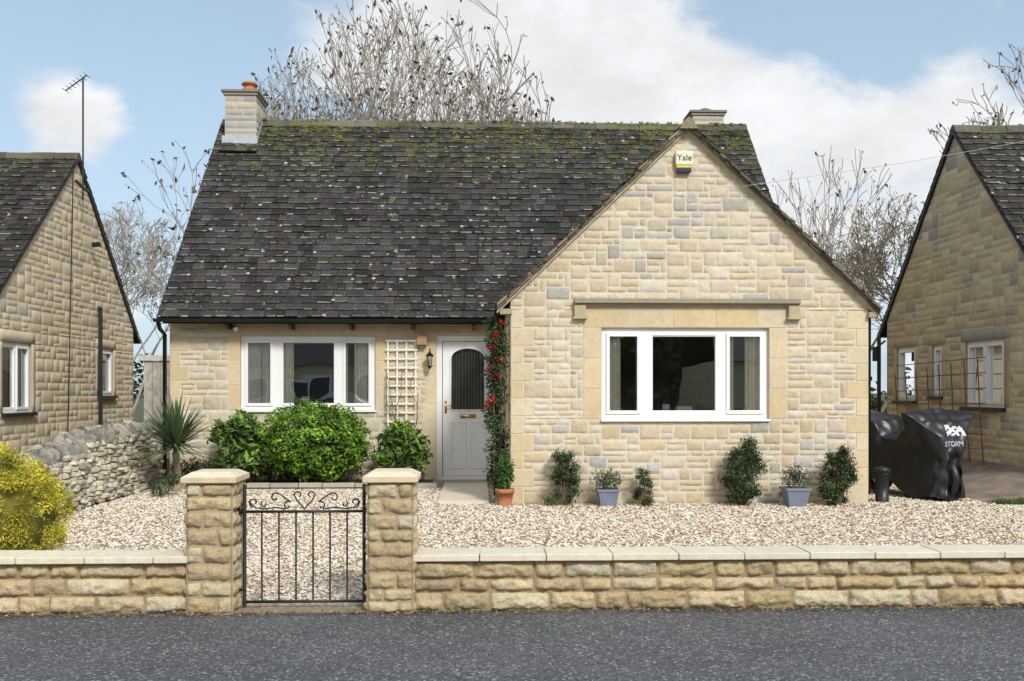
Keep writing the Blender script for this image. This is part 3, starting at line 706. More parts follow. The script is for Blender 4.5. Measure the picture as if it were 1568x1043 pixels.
dv=MB(); ys=[12.35,12.9,13.8,16,20,30]; xs=[6.75,7.3,8.12,12]; 
def dz(x,y): 
    t=min(1,max(0,(x-6.9)/1.2)); s=min(1,max(0,(y-12.2)/1.5)); return .012+.38*t*s
vs=[(x+(.0 if x>7 else .05*math.sin(y*3)),y,dz(x,y)) for y in ys for x in xs]
dv.add(vs,[(j*4+i,j*4+i+1,(j+1)*4+i+1,(j+1)*4+i) for j in range(5) for i in range(3)],(.24,.19,.145)); dv.obj('driveway',amat('drive_tarmac',.9,.3,4,.6,70),None,True)
Lg=[]
for i in range(60):
    t=R(0,1); Lg.append(cloud((6.9+1.5*t,12.35+.3*t+R(-.12,.12),.02+dz(6.9+1.5*t,12.5)*.7),(.12,.1,.04),45,.05,.2,[(.10,.18,.03),(.13,.2,.04),(.07,.12,.03)],rmin=.1))
V,F,C=merge(Lg); np_obj('grass_verge',V,F,C,M['foliage'])
t=MB()
for i in range(8):
    y=14.6+i*.42; tube(t,[(7.95,y,.35),(7.9,y+.02,1.2),(7.85,y,2.05-.03*i)],.010,5)
for i in range(7):
    z=.55+i*.24; tube(t,[(7.9,14.45,z+.05),(7.9,17.6,z)],.008,5)
t.obj('rusty_trellis',amat('rust',.9,.3,20,col=(.19,.10,.05)))

t=MB()
for i in range(7):
    x=-7.5+i*.19; wbox(t,x,x+.18,21.6,21.63,0,2.2+R(-.01,.01),jit((.48,.46,.42),.08))
for i in range(7):
    x=-6.15+i*.17; wbox(t,x,x+.16,19.6,19.63,0,1.95+R(-.01,.01),jit((.15,.11,.08),.2))
wbox(t,-6.2,-6.08,19.55,19.65,0,2.1,(.5,.48,.43)); wbox(t,-7.6,-4.97,21.55,21.7,2.2,2.32,(.6,.6,.58))
t.obj('side_gate',M['wood'])
t=MB()
for i in range(12):
    x=5.3+i*.19; wbox(t,x,x+.18,24,24.03,0,1.9+R(-.01,.01),jit((.2,.15,.1),.2))
t.obj('garden_fence',M['wood'])

A=empty('burglar_alarm_box',(2.75,12.55,4.57))
t=MB()
def bx(u0,u1,z0,z1,n0,n1,c): box(t,f,u0,u1,z0,z1,n0,n1,c)
bx(2.64,2.87,4.52,4.71,.025,.09,(.82,.78,.60)); bx(2.65,2.86,4.48,4.519,.025,.085,(.75,.60,.08)); bx(2.66,2.85,4.42,4.479,.025,.08,(.015,.02,.06))
t.obj('casing',M['paint'],A,False,.012)
tcu=bpy.data.curves.new('lettering','FONT'); tcu.body='Yale'; tcu.size=.115; tcu.align_x='CENTER'; tcu.extrude=.001; tcu.offset=.001
to=bpy.data.objects.new('lettering',tcu); scene.collection.objects.link(to); to.data.materials.append(M['black'])
to.rotation_euler=(math.radians(90),0,0); to.location=(2.755,12.508,4.58); to.parent=A; to.matrix_parent_inverse=Matrix.Translation(-A.location)
t=MB(); tube(t,[f2(-.77,2.15,.0),f2(-.77,2.2,.09),f2(-.77,2.14,.13)],.01,6)
lathe(t,-.77,15.36,[(.015,2.14),(.07,2.08),(.06,2.07)],12); lathe(t,-.77,15.36,[(.04,1.9),(.045,1.92),(.0,1.86)],8)
for k in range(4):
    an=k*math.pi/2+.78; tube(t,[(-.77+.055*math.cos(an),15.36+.055*math.sin(an),2.07),(-.77+.035*math.cos(an),15.36+.035*math.sin(an),1.91)],.006,5)
lathe(t,-.77,15.36,[(.045,2.06),(.03,1.92)],8,mat=1)
t.obj('wall_lantern',[M['black'],M['glass']])
t=MB()
for i in range(4):
    u=-1.47+i*.150; box(t,f2,u,u+.030,.95,2.36,.025,.04,(.86,.83,.73))
for i in range(10):
    z=1.0+i*.146; box(t,f2,-1.49,-.97,z,z+.030,.041,.053,(.86,.83,.73))
t.obj('garden_trellis',M['paint'])
def stems(mbx,base,n,hh,spread,r=.006,col=(.2,.14,.09),lim=.25):
    for i in range(n):
        p=Vector(base)+Vector((R(-.1,.1),R(-.03,.03),0)); d=Vector((R(-spread,spread),0,1)); pts=[p.copy()]
        for k in range(9):
            d+=Vector((R(-.5,.5),R(-.1,.1),0)); d.normalize(); d.z=abs(d.z); p=p+d*hh/9; p.y=base[1]+R(-.03,.03)
            p.x=min(max(p.x,base[0]-lim),base[0]+lim); pts.append(p.copy())
        tube(mbx,pts,r,5,col)
t=MB(); stems(t,(-1.22,15.40,.6),8,1.3,.3,.005); t.obj('climbing_rose',M['bark'])

t=MB(); tube(t,[(2.8,12.5,4.35),(3.3,12.2,4.15),(5.5,12.0,4.45),(8.5,12,5.0),(16,12,7.0)],.003,5); t.obj('overhead_cable',M['lead'])
t=MB(); 
for i,(y0,y1) in enumerate(((12.6,13.5),(13.51,14.5),(14.51,15.19))): wbox(t,-.53,.16,y0,y1,0,.045,jit((.74,.67,.52),.04))
wbox(t,-.70,.38,15.2,15.5,0,.058,(.4,.37,.3)); t.obj('stone_path',M['dress'],None,False,.008)
t=MB(); x=-4.9
while x<-.7:
    w=R(.35,.6); wbox(t,x,min(x+w-.01,-.62),14.55,14.67,0,.10+R(-.008,.008),jit((.48,.44,.36),.12)); x+=w
t.obj('flower_bed_edging',M['stone'],None,False,.01)
flat('flower_bed_soil',-4.95,-.72,14.67,15.49,.07,amat('soil',.95,.3,12,.6,50,col=(.08,.055,.035)))

# ---------------------------------------------------------------- front boundary wall
GW=empty('boundary_wall',(0,6.6,0))
mb=MB();core=MB();cop=MB()
fw=FY(6.49)
for a,b in ((-9,-1.94),(-.44,9.5)):
    blockwall(mb,core,fw,a,b,0,.345,[],[],col_front,h=.113,w=.105,bul=.024,res=.014,maxw=4,pdbl=.04,mcol=(.36,.27,.16),gap=.006,rec=.018,mdep=.012,crag=1.0)
    core.add([(a,6.71,0),(b,6.71,0),(b,6.71,.345),(a,6.71,.345)],[(0,1,2,3)],(.45,.36,.22))
    core.add([(a,6.5,.344),(b,6.5,.344),(b,6.71,.344),(a,6.71,.344)],[(0,1,2,3)],(.45,.36,.22))
    x=a
    while x<b-.02:
        w=min(.455,b-x); h1=R(-.002,.003); dy=R(-.004,.004)
        wbox(cop,x+.002,x+w-.004,6.435+dy,6.74,.347,.392+h1,jit((.75,.68,.54),.04)); x+=w
mb.obj('rock_faced_blocks',M['wallstone'],GW,True); core.obj('mortar',M['mortar'],GW); cop.obj('coping',M['dress'],GW,False,.006)
for px0,px1 in ((-1.955,-1.645),(-.745,-.432)):
    P=empty('gate_pillar',((px0+px1)/2,6.6,0))
    mb=MB();core=MB();cop=MB()
    zs=[0];
    while zs[-1]<.86: zs.append(zs[-1]+random.choice([.1,.115,.12,.09]))
    zs=[z*.885/zs[-1] for z in zs]
    y0,y1=6.43,6.76
    for fr_,a,b in ((FY(y0),px0,px1),(FXp(px1),y0,y1),(FXm(px0),y0,y1)):
        core.add([fr_(a,0,-.008),fr_(b,0,-.008),fr_(b,.885,-.008),fr_(a,.885,-.008)],[(0,1,2,3)],(.42,.34,.22))
        for i in range(len(zs)-1):
            if i%2==0: cut=[a,a+(b-a)*R(.6,.7),b] 
            else: cut=[a,a+(b-a)*R(.28,.4),b]
            if random.random()<.25: cut=[a,b]
            for c0,c1 in zip(cut[:-1],cut[1:]): block(mb,fr_,c0,c1,zs[i],zs[i+1],col_front(0,0),.018,.013,gap=.0045,rec=.015,crag=1.0)
    core.add([(px0,y1,0),(px1,y1,0),(px1,y1,.885),(px0,y1,.885)],[(0,1,2,3)],(.45,.36,.22))
    wbox(cop,px0-.03,px1+.03,y0-.03,y1+.03,.887,.925,(.68,.57,.39))
    q=[(px0-.03,y0-.03,.9251),(px1+.03,y0-.03,.9251),(px1+.03,y1+.03,.9251),(px0-.03,y1+.03,.9251),(px0+.03,y0+.03,.958),(px1-.03,y0+.03,.958),(px1-.03,y1-.03,.958),(px0+.03,y1-.03,.958)]
    cop.add(q,[(0,1,5,4),(1,2,6,5),(2,3,7,6),(3,0,4,7),(4,5,6,7)],(.73,.64,.48))
    mb.obj('rock_faced_blocks',M['wallstone'],P,True); core.obj('mortar',M['mortar'],P); cop.obj('capstone',M['dress'],P,False,.006)
t=MB(); gy=6.6; xa,xb=-1.605,-.785
def fb_(x0,z0,x1,z1,r=.008): tube(t,[(x0,gy,z0),(x1,gy,z1)],r,6)
tube(t,[(xa,gy,.02),(xa,gy,.86)],.0125,8); tube(t,[(xb,gy,.02),(xb,gy,.86)],.0125,8)
for z in (.05,.672): wbox(t,xa,xb,gy-.006,gy+.006,z-.009,z+.009)
wbox(t,xa,xb,gy-.005,gy+.005,.830,.838)
nb=7
for i in range(1,nb):
    x=xa+(xb-xa)*i/nb; fb_(x,.05,x,.672,.0065)
def scroll(cx,cz,r,sgn,turn,a0,n=26,rend=.25):
    pts=[]
    for i in range(n+1):
        k=i/n; rr=r*(1-(1-rend)*k); an=a0+sgn*turn*k; pts.append((cx+rr*math.cos(an),gy,cz+rr*math.sin(an)))
    return pts
xc=(xa+xb)/2
for s in (-1,1):
    mir=lambda pts:[(xc+s*(p[0]),gy,p[2]) for p in pts]
    tube(t,mir([(0.0,0,.69),(.02,0,.715),(.05,0,.745),(.068,0,.78)]+[(p[0],0,p[2]) for p in scroll(.042,.785,.030,1,4.6,0)]),.0055,6)
    pts=scroll(.115,.712,.032,-1,5.4,2.2); pts=list(reversed(pts))
    pts+=[(.13,0,.765),(.165,0,.79)]+scroll(.20,.768,.034,-1,5.0,1.9)
    tube(t,mir(pts),.0055,6)
    tube(t,mir([(.13,0,.69),(.20,0,.70),(.28,0,.69),(.34,0,.70),(.385,0,.745)]),.0055,6)
    tube(t,mir(scroll(.345,.735,.036,1,5.2,-1.2)),.0055,6)
    tube(t,mir(scroll(.275,.722,.026,-1,4.8,1.2)),.005,6)
for z in (.70,.14): wbox(t,xb,xb+.05,gy-.012,gy+.012,z-.02,z+.02)
for z in (.70,.14): wbox(t,xa-.05,xa,gy-.012,gy+.012,z-.014,z+.014)
wbox(t,xa-.045,xa-.01,gy-.03,gy+.03,.66,.72)
t.obj('wrought_iron_gate',M['iron'],None,True)
g_=MB(); wbox(g_,-1.64,-.75,6.45,6.58,0.001,.012,(.3,.25,.18)); g_.obj('gate_threshold',M['stone'])

# ---------------------------------------------------------------- dry stone wall (left)
mb=MB()
def rock(c,s,col,sh=.5):
    vs=[];n=5; rz=R(-.25,.25); ry=R(-.2,.2)
    cz_,sz_=math.cos(rz),math.sin(rz); cy_,sy_=math.cos(ry),math.sin(ry)
    for i in range(n+1):
        th=math.pi*i/n
        for j in range(7):
            ph=2*math.pi*j/7; d=Vector((math.sin(th)*math.cos(ph),math.sin(th)*math.sin(ph),math.cos(th)))
            q=Vector((math.copysign(abs(d.x)**sh,d.x),math.copysign(abs(d.y)**sh,d.y),math.copysign(abs(d.z)**sh,d.z)))
            k=1+R(-.14,.14); x,y,z=q.x*s[0]*k,q.y*s[1]*k,q.z*s[2]*k
            y,z=y*cy_-z*sy_,y*sy_+z*cy_; x,y=x*cz_-y*sz_,x*sz_+y*cz_
            vs.append((c[0]+x,c[1]+y,c[2]+z))
    fs=[(i*7+j,i*7+(j+1)%7,(i+1)*7+(j+1)%7,(i+1)*7+j) for i in range(n) for j in range(7)]
    mb.add(vs,fs,col)
Y0w=10.3
def wtop(y): return .44+.40*min(1,(y-Y0w)/3)+.06*noise.noise(Vector((y*1.5,0,0)))
z=.02
while z<.86:
    h=R(.045,.08); y=Y0w-.3+z*.4
    while y<15.3:
        w=R(.08,.26)
        if z<wtop(y):
            c=jit(random.choice([(.72,.65,.51),(.62,.55,.44),(.75,.67,.52),(.48,.45,.38)]),.15)
            rock((-5.08+R(-.04,.04)-.14*z,y+w/2,z+h/2+R(-.01,.01)),(.09,w*.5,h*.55),c,.6); rock((-5.5+R(-.03,.03),y+w/2,z+h/2),(.09,w*.52,h*.52),c)
        y+=w
    z+=h
for xr in (-5.20,-5.33,-5.46):
    y=Y0w-.1
    while y<15.3:
        w=R(.03,.085)
        rock((xr+R(-.04,.04),y+w/2,wtop(y)+.05+R(-.03,.03)),(.09+R(-.03,.03),w*.5,.08+R(-.03,.06)),jit(random.choice([(.28,.27,.24),(.38,.355,.30),(.20,.20,.18),(.44,.40,.33)]),.25),.8); y+=w*.95
for i in range(22): rock((-5.0+R(-.3,.25),Y0w-.2+R(-.4,.3),R(.04,.14)),(R(.05,.12),R(.05,.12),R(.03,.07)),jit((.58,.52,.41),.2))
wbox(mb,-5.48,-5.15,Y0w,15.3,0,.42,(.1,.09,.07))
mb.obj('dry_stone_wall',M['rubble'])

# ---------------------------------------------------------------- plants
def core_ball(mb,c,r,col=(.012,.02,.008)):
    n=8;vs=[];
    for i in range(n+1):
        th=math.pi*i/n
        for j in range(12):
            ph=2*math.pi*j/12; k=1+R(-.08,.08); vs.append((c[0]+r[0]*k*math.sin(th)*math.cos(ph),c[1]+r[1]*k*math.sin(th)*math.sin(ph),c[2]+r[2]*k*math.cos(th)))
    mb.add(vs,[(i*12+j,i*12+(j+1)%12,(i+1)*12+(j+1)%12,(i+1)*12+j) for i in range(n) for j in range(12)],col)
def shrub(name,c,r,n,size,asp,cols,base=None,**kw):
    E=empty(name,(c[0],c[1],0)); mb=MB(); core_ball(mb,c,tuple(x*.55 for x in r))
    for i in range(6):
        a=R(0,6.28); tube(mb,[(c[0]+R(-.03,.03),c[1]+R(-.03,.03),base if base is not None else .0),(c[0]+.3*r[0]*math.cos(a),c[1]+.3*r[1]*math.sin(a),c[2]),(c[0]+.8*r[0]*math.cos(a),c[1]+.8*r[1]*math.sin(a),c[2]+r[2]*.6)],[.014,.01,.004],5,(.08,.06,.04))
    mb.obj('stems',M['bark'],E,True)
    V,F,C=cloud(c,r,n,size,asp,cols,**kw); np_obj('foliage',V,F,C,M['foliage'],E); return E
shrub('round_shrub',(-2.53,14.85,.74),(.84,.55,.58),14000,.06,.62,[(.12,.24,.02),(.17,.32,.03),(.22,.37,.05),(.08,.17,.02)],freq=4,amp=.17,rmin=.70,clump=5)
def clumps(name,pts,n,size,asp,cols,**kw):
    E=empty(name,(pts[0][0],pts[0][1],0)); L=[];mb=MB()
    for (x,y,z,r) in pts:
        L.append(cloud((x,y,z),(r,r,r*.85),n,size,asp,cols,rmin=.3,amp=.3,**kw))
        tube(mb,[(x*.5+pts[0][0]*.5,y,.05),(x,y,z)],[.012,.006],5,(.08,.07,.04))
    V,F,C=merge(L); np_obj('foliage',V,F,C,M['foliage'],E); mb.obj('stems',M['bark'],E); return E
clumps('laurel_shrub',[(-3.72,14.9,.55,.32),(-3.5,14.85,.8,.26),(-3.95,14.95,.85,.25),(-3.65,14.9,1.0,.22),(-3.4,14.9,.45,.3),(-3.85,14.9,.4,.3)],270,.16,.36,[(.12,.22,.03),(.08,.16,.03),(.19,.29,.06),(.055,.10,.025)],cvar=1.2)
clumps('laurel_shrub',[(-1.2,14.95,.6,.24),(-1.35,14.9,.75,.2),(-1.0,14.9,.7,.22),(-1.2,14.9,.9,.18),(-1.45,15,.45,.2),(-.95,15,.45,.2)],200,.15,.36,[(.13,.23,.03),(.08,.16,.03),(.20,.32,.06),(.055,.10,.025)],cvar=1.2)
L=[]
for i in range(60): L.append(cloud((R(-4.8,-.9),R(14.8,15.4),R(.12,.4)),(.14,.12,.12),60,.05,.5,DARKG+MID,rmin=.2))
V,F,C=merge(L); np_obj('bed_planting',V,F,C,M['foliage'])
E=empty('golden_conifer',(-4.05,7.9,0)); mb=MB(); core_ball(mb,(-4.1,7.9,.45),(.6,.45,.44),(.14,.13,.02)); tube(mb,[(-4.1,7.9,0),(-4.1,7.9,.5)],[.05,.03],8,(.1,.07,.05)); mb.obj('trunk',M['bark'],E,True)
L=[]; YC=[(.66,.60,.05),(.56,.55,.05),(.40,.46,.05),(.74,.64,.08),(.55,.38,.07)]
for i in range(560):
    d=Vector((random.gauss(0,1),random.gauss(0,1),random.gauss(.3,1))).normalized()
    c=Vector((-4.05,7.85,.48))+Vector((d.x*.72,d.y*.55,d.z*.58))*(.88+.14*noise.noise(d*2.5)+R(-.05,.05))
    if c.z<.05: c.z=.05+R(0,.1)
    V,F,C=cloud(c,(.075,.075,.09),85,.032,.30,YC,rmin=.1,out=.3,clump=6,cvar=1.2); L.append((V,F,C))
V,F,C=merge(L); np_obj('foliage',V,F,C,M['foliage'],E)
E=empty('cordyline_palm',(-4.45,14.2,0)); mb=MB(); tube(mb,[(-4.45,14.2,0),(-4.44,14.2,.35),(-4.47,14.2,.6)],[.06,.05,.055],8,(.3,.25,.18)); mb.obj('trunk',M['bark'],E,True)
mb=MB()
for i in range(260):
    az=R(0,6.28); el=R(-.2,1.5); Ln=R(.55,.85); p=Vector((-4.47,14.2,.64+R(0,.12))); d=Vector((math.cos(az)*math.cos(el),math.sin(az)*math.cos(el),math.sin(el)))
    s=d.cross(Vector((0,0,1))).normalized() if abs(d.z)<.98 else Vector((1,0,0)); vs=[]
    for k in range(6):
        q=k/5; w=.017*(1-q**2)*(.6+.8*min(q*3,1)); vs+=[p-s*w,p+s*w]; d=(d+Vector((0,0,-.02-.04*(1-el/1.5)))).normalized(); p=p+d*Ln/5
    mb.add(vs,[(2*k,2*k+1,2*k+3,2*k+2) for k in range(5)],jit(random.choice([(.09,.15,.06),(.13,.19,.08),(.18,.23,.12),(.06,.10,.05)]),.15))
mb.obj('leaves',M['foliage'],E)
clumps('small_shrub',[(-4.5,13.6,.15,.16),(-4.35,13.7,.25,.12)],260,.05,.45,MID)
def pot(name,x,y,w,z1,colr,sq=True,mat='paint'):
    mb=MB()
    if sq: lathe(mb,x,y,[(w*.50,.005),(w*.7,z1-.03),(w*.76,z1-.03),(w*.76,z1),(w*.66,z1),(w*.6,z1-.03)],4,colr)
    else: lathe(mb,x,y,[(w*.36,.005),(w*.48,z1-.06),(w*.54,z1-.06),(w*.55,z1),(w*.48,z1),(w*.45,z1-.04)],20,colr)
    return mb
def potplant(name,x,y,w,z1,colr,r,cols,sq=True,flowers=None,size=.04,mat='paint'):
    E=empty(name,(x,y,0)); pot('pot',x,y,w,z1,colr,sq).obj('pot',M[mat],E,not sq)
    L=[cloud((x,y,z1+r[2]*.8),r,900,size,.35,cols,amp=.35,rmin=.15)]
    if flowers: 
        L.append(cloud((x,y,z1+r[2]*1.25),(r[0]*.8,r[1]*.8,r[2]*.7),60,.024,.9,flowers,rmin=.5))
    V,F,C=merge(L); np_obj('plant',V,F,C,M['foliage'],E)
potplant('potted_plant',1.70,12.32,.27,.235,(.20,.23,.31),(.22,.15,.15),MID,flowers=[(.20,.10,.20),(.26,.14,.26)])
potplant('potted_plant',4.14,12.2,.30,.255,(.20,.23,.31),(.21,.16,.16),MID,flowers=[(.22,.14,.22),(.2,.1,.2)])
potplant('potted_plant',.36,12.38,.23,.235,(1,1,1),(.12,.1,.24),GREEN,sq=False,mat='terracotta',size=.07)
def upright(name,x,y,h,w,n,size,cols,asp=.42):
    E=empty(name,(x,y,0)); L=[];mb=MB()
    k=int(n/110)
    for i in range(k):
        t_=(i+.5)/k; an=R(0,6.28); ww=w*(.35+.65*math.sin(math.pi*min(1,t_*.75+.22)))
        cx=x+math.cos(an)*ww*R(.3,1.0); cy=y+math.sin(an)*ww*.6; cz=h*(.10+.82*t_)+R(-.05,.05)
        L.append(cloud((cx,cy,cz),(w*.38,w*.38,h*.10),110,size,asp,cols,rmin=.1,amp=.5,cvar=1.2))
        tube(mb,[(x+R(-.03,.03),y,0),((x+cx)/2,y,cz*.6),(cx,cy,cz+.05)],[.008,.006,.003],5,(.16,.11,.07))
    V,F,C=merge(L); np_obj('foliage',V,F,C,M['foliage'],E); mb.obj('stems',M['bark'],E)
upright('evergreen_shrub',1.10,12.36,.78,.26,2600,.05,MID+[(.12,.18,.06)],.36)
upright('evergreen_shrub',2.17,12.36,.48,.17,2100,.035,MID+[(.10,.14,.07)])
upright('evergreen_shrub',3.49,12.3,.88,.28,6500,.042,MID+DARKG)
upright('evergreen_shrub',4.72,12.25,.80,.22,5500,.042,MID+DARKG+[(.12,.18,.07)])
L=[];B=[];mb=MB(); stems(mb,(.30,12.75,0),7,2.5,.1,.01,lim=.08)
for i in range(64):
    z=.15+2.35*i/64; L.append(cloud((.28+R(-.10,.07),12.8+R(-.12,.15),z),(.13,.12,.09),75,.055,.5,DARKG+[(.06,.11,.035)],rmin=.1))
for z,x,n in ((2.25,.24,40),(2.1,.18,45),(1.95,.28,30),(1.8,.15,35),(1.72,.25,40),(1.4,.2,50),(1.32,.12,35),(2.42,.3,25)):
    B.append(cloud((x,12.64,z),(.07,.05,.06),n,.036,.8,[(.38,.015,.02),(.45,.03,.03),(.22,.01,.01)],rmin=.2))
V,F,C=merge(L+B); E=empty('berry_climber',(.3,12.8,0)); np_obj('foliage',V,F,C,M['foliage'],E); mb.obj('stems',M['bark'],E)

# ---------------------------------------------------------------- covered motorcycle & bin
def mcover():
    E=empty('covered_motorcycle',(6.2,13,0))
    ctr0=Vector((6.46,12.58,0)); ax=Vector((-.30,.95,0)).normalized(); sd=Vector((ax.y,-ax.x,0))
    K=[(0,.09,.09,.08,.04,.40,.62,.70),(.05,.23,.16,.24,.03,.50,.90,.96),(.16,.27,.18,.46,.03,.62,1.10,1.10),(.27,.28,.19,.60,.04,.74,1.20,1.20),(.34,.29,.20,.62,.05,.76,1.22,1.27),(.44,.30,.22,.50,.07,.68,1.14,1.27),
       (.60,.32,.26,.30,.12,.6,.98,1.05),(.85,.34,.31,.26,.2,.58,.82,.90),(1.08,.34,.32,.26,.26,.6,.84,.90),(1.22,.36,.34,.34,.28,.66,1.06,1.12),(1.5,.35,.34,.35,.30,.70,1.14,1.20),(1.68,.3,.3,.28,.32,.66,1.05,1.12),(1.78,.1,.14,.1,.36,.62,.9,.95)]
    NS=90;NP=80; vs=[]
    for si in range(NS):
        s=si/(NS-1)*1.78
        j=max(i for i in range(len(K)) if K[i][0]<=s+1e-6); j=min(j,len(K)-2); t=(s-K[j][0])/(K[j+1][0]-K[j][0]); t=t*t*(3-2*t)
        k=[a+(b-a)*t for a,b in zip(K[j],K[j+1])]
        _,wh,wm,ws,zh,zm,zs_,zt=k
        prof=[(-wh,zh),(-wm,zm),(-ws,zs_),(-ws*.35,(zs_+zt*2)/3),(0,zt),(ws*.35,(zs_+zt*2)/3),(ws,zs_),(wm,zm),(wh,zh)]
        for i in range(NP):
            q=i/(NP-1)*8; a=min(int(q),7); tt=q-a; tt2=tt*.7+.3*tt*tt*(3-2*tt)
            x=prof[a][0]+(prof[a+1][0]-prof[a][0])*tt2; z=prof[a][1]+(prof[a+1][1]-prof[a][1])*tt2
            ph=abs(x)*9+z*7+s*11
            r1=abs(math.sin(ph+2.2*noise.noise(Vector((s*2,z*2,x)))))**.6
            fold=.045*(r1-.5)*max(.15,1-z/1.15)+.025*noise.noise(Vector((s*6,x*6,z*4)))
            x+=math.copysign(fold,x) if abs(x)>.03 else 0
            z+=.02*noise.noise(Vector((s*6,x*6,3)))
            if i in (0,NP-1): z=max(.01,z+.04*math.sin(s*9))
            sa=s+.03*noise.noise(Vector((x*8,z*8,2)))+(.03*(r1-.5) if s<.2 else 0)
            p=ctr0+ax*sa+sd*x; vs.append((p.x,p.y,max(z,.01)))
    mb=MB(); fs=[(i*NP+j,i*NP+j+1,(i+1)*NP+j+1,(i+1)*NP+j) for i in range(NS-1) for j in range(NP-1)]
    fs.append(tuple(range(NP))); fs.append(tuple((NS-1)*NP+j for j in range(NP)))
    mb.add(vs,fs); mb.obj('cover',M['cover'],E,True)
    bvh=BVHTree.FromPolygons([Vector(v) for v in vs],fs)
    mb=MB()
    for s in (.26,1.48):
        c=ctr0+ax*s; pts=[(c.x+ax.x*.26*math.cos(a),c.y+ax.y*.26*math.cos(a),.31+.26*math.sin(a)) for a in [2*math.pi*i/28 for i in range(28)]]
        tube(mb,pts,.055,10,closed=True)
        tube(mb,[c+sd*.08+Vector((0,0,.31)),c-sd*.08+Vector((0,0,.31))],.06,10)
    mb.obj('wheels',M['black'],E,True)
    pm=amat('printed_panel',.6,.25,30,col=(.60,.62,.65))
    dirv=ax.copy(); rt_=Vector((dirv.y,-dirv.x,0))
    def drape(verts2d,faces,nm):
        V=[]
        for (a,z) in verts2d:
            o=ctr0+rt_*a+Vector((0,0,z))-dirv*3
            h=bvh.ray_cast(o,dirv)
            if h[0] is None: V.append(None); continue
            V.append(tuple(h[0]-dirv*.008))
        FF=[]
        for f_ in faces:
            pts=[V[i] for i in f_]
            if any(p is None for p in pts): continue
            ys=[p[1] for p in pts]
            if max(ys)-min(ys)>.12: continue
            FF.append(f_)
        V=[v if v else (0,0,-1) for v in V]
        if not FF: return
        m_=MB(); m_.add(V,FF); m_.obj(nm,pm,E)
    cu=bpy.data.curves.new('x','FONT'); cu.body='STORM'; cu.size=.10; ob=bpy.data.objects.new('tmp',cu); scene.collection.objects.link(ob)
    bpy.context.view_layer.update(); me=bpy.data.meshes.new_from_object(ob.evaluated_get(bpy.context.evaluated_depsgraph_get())); bpy.data.objects.remove(ob)
    bm=bmesh.new(); bm.from_mesh(me); bmesh.ops.triangulate(bm,faces=bm.faces[:]); bmesh.ops.subdivide_edges(bm,edges=bm.edges[:],cuts=1,use_grid_fill=True)
    vv=[(v.co.x-.16,.76+v.co.y) for v in bm.verts]; ff=[tuple(v.index for v in f_.verts) for f_ in bm.faces]
    drape(vv,ff,'lettering')
    N1=14; vv=[(-.10+.32*i/N1,.90+.15*j/8) for j in range(9) for i in range(N1+1)]
    drape(vv,[(j*(N1+1)+i,j*(N1+1)+i+1,(j+1)*(N1+1)+i+1,(j+1)*(N1+1)+i) for j in range(8) for i in range(N1) if noise.noise(Vector((i*.35,j*.5,4)))>-.12],'logo_panel')
mcover()
mb=MB(); lathe(mb,5.47,12.62,[(.085,.01),(.10,.40),(.115,.41),(.115,.45),(.11,.47),(.02,.49)],18); tube(mb,[(5.37,12.6,.3),(5.37,12.53,.36),(5.47,12.5,.4),(5.57,12.53,.36),(5.57,12.6,.3)],.008,6); mb.obj('food_caddy_bin',M['black'],None,True)

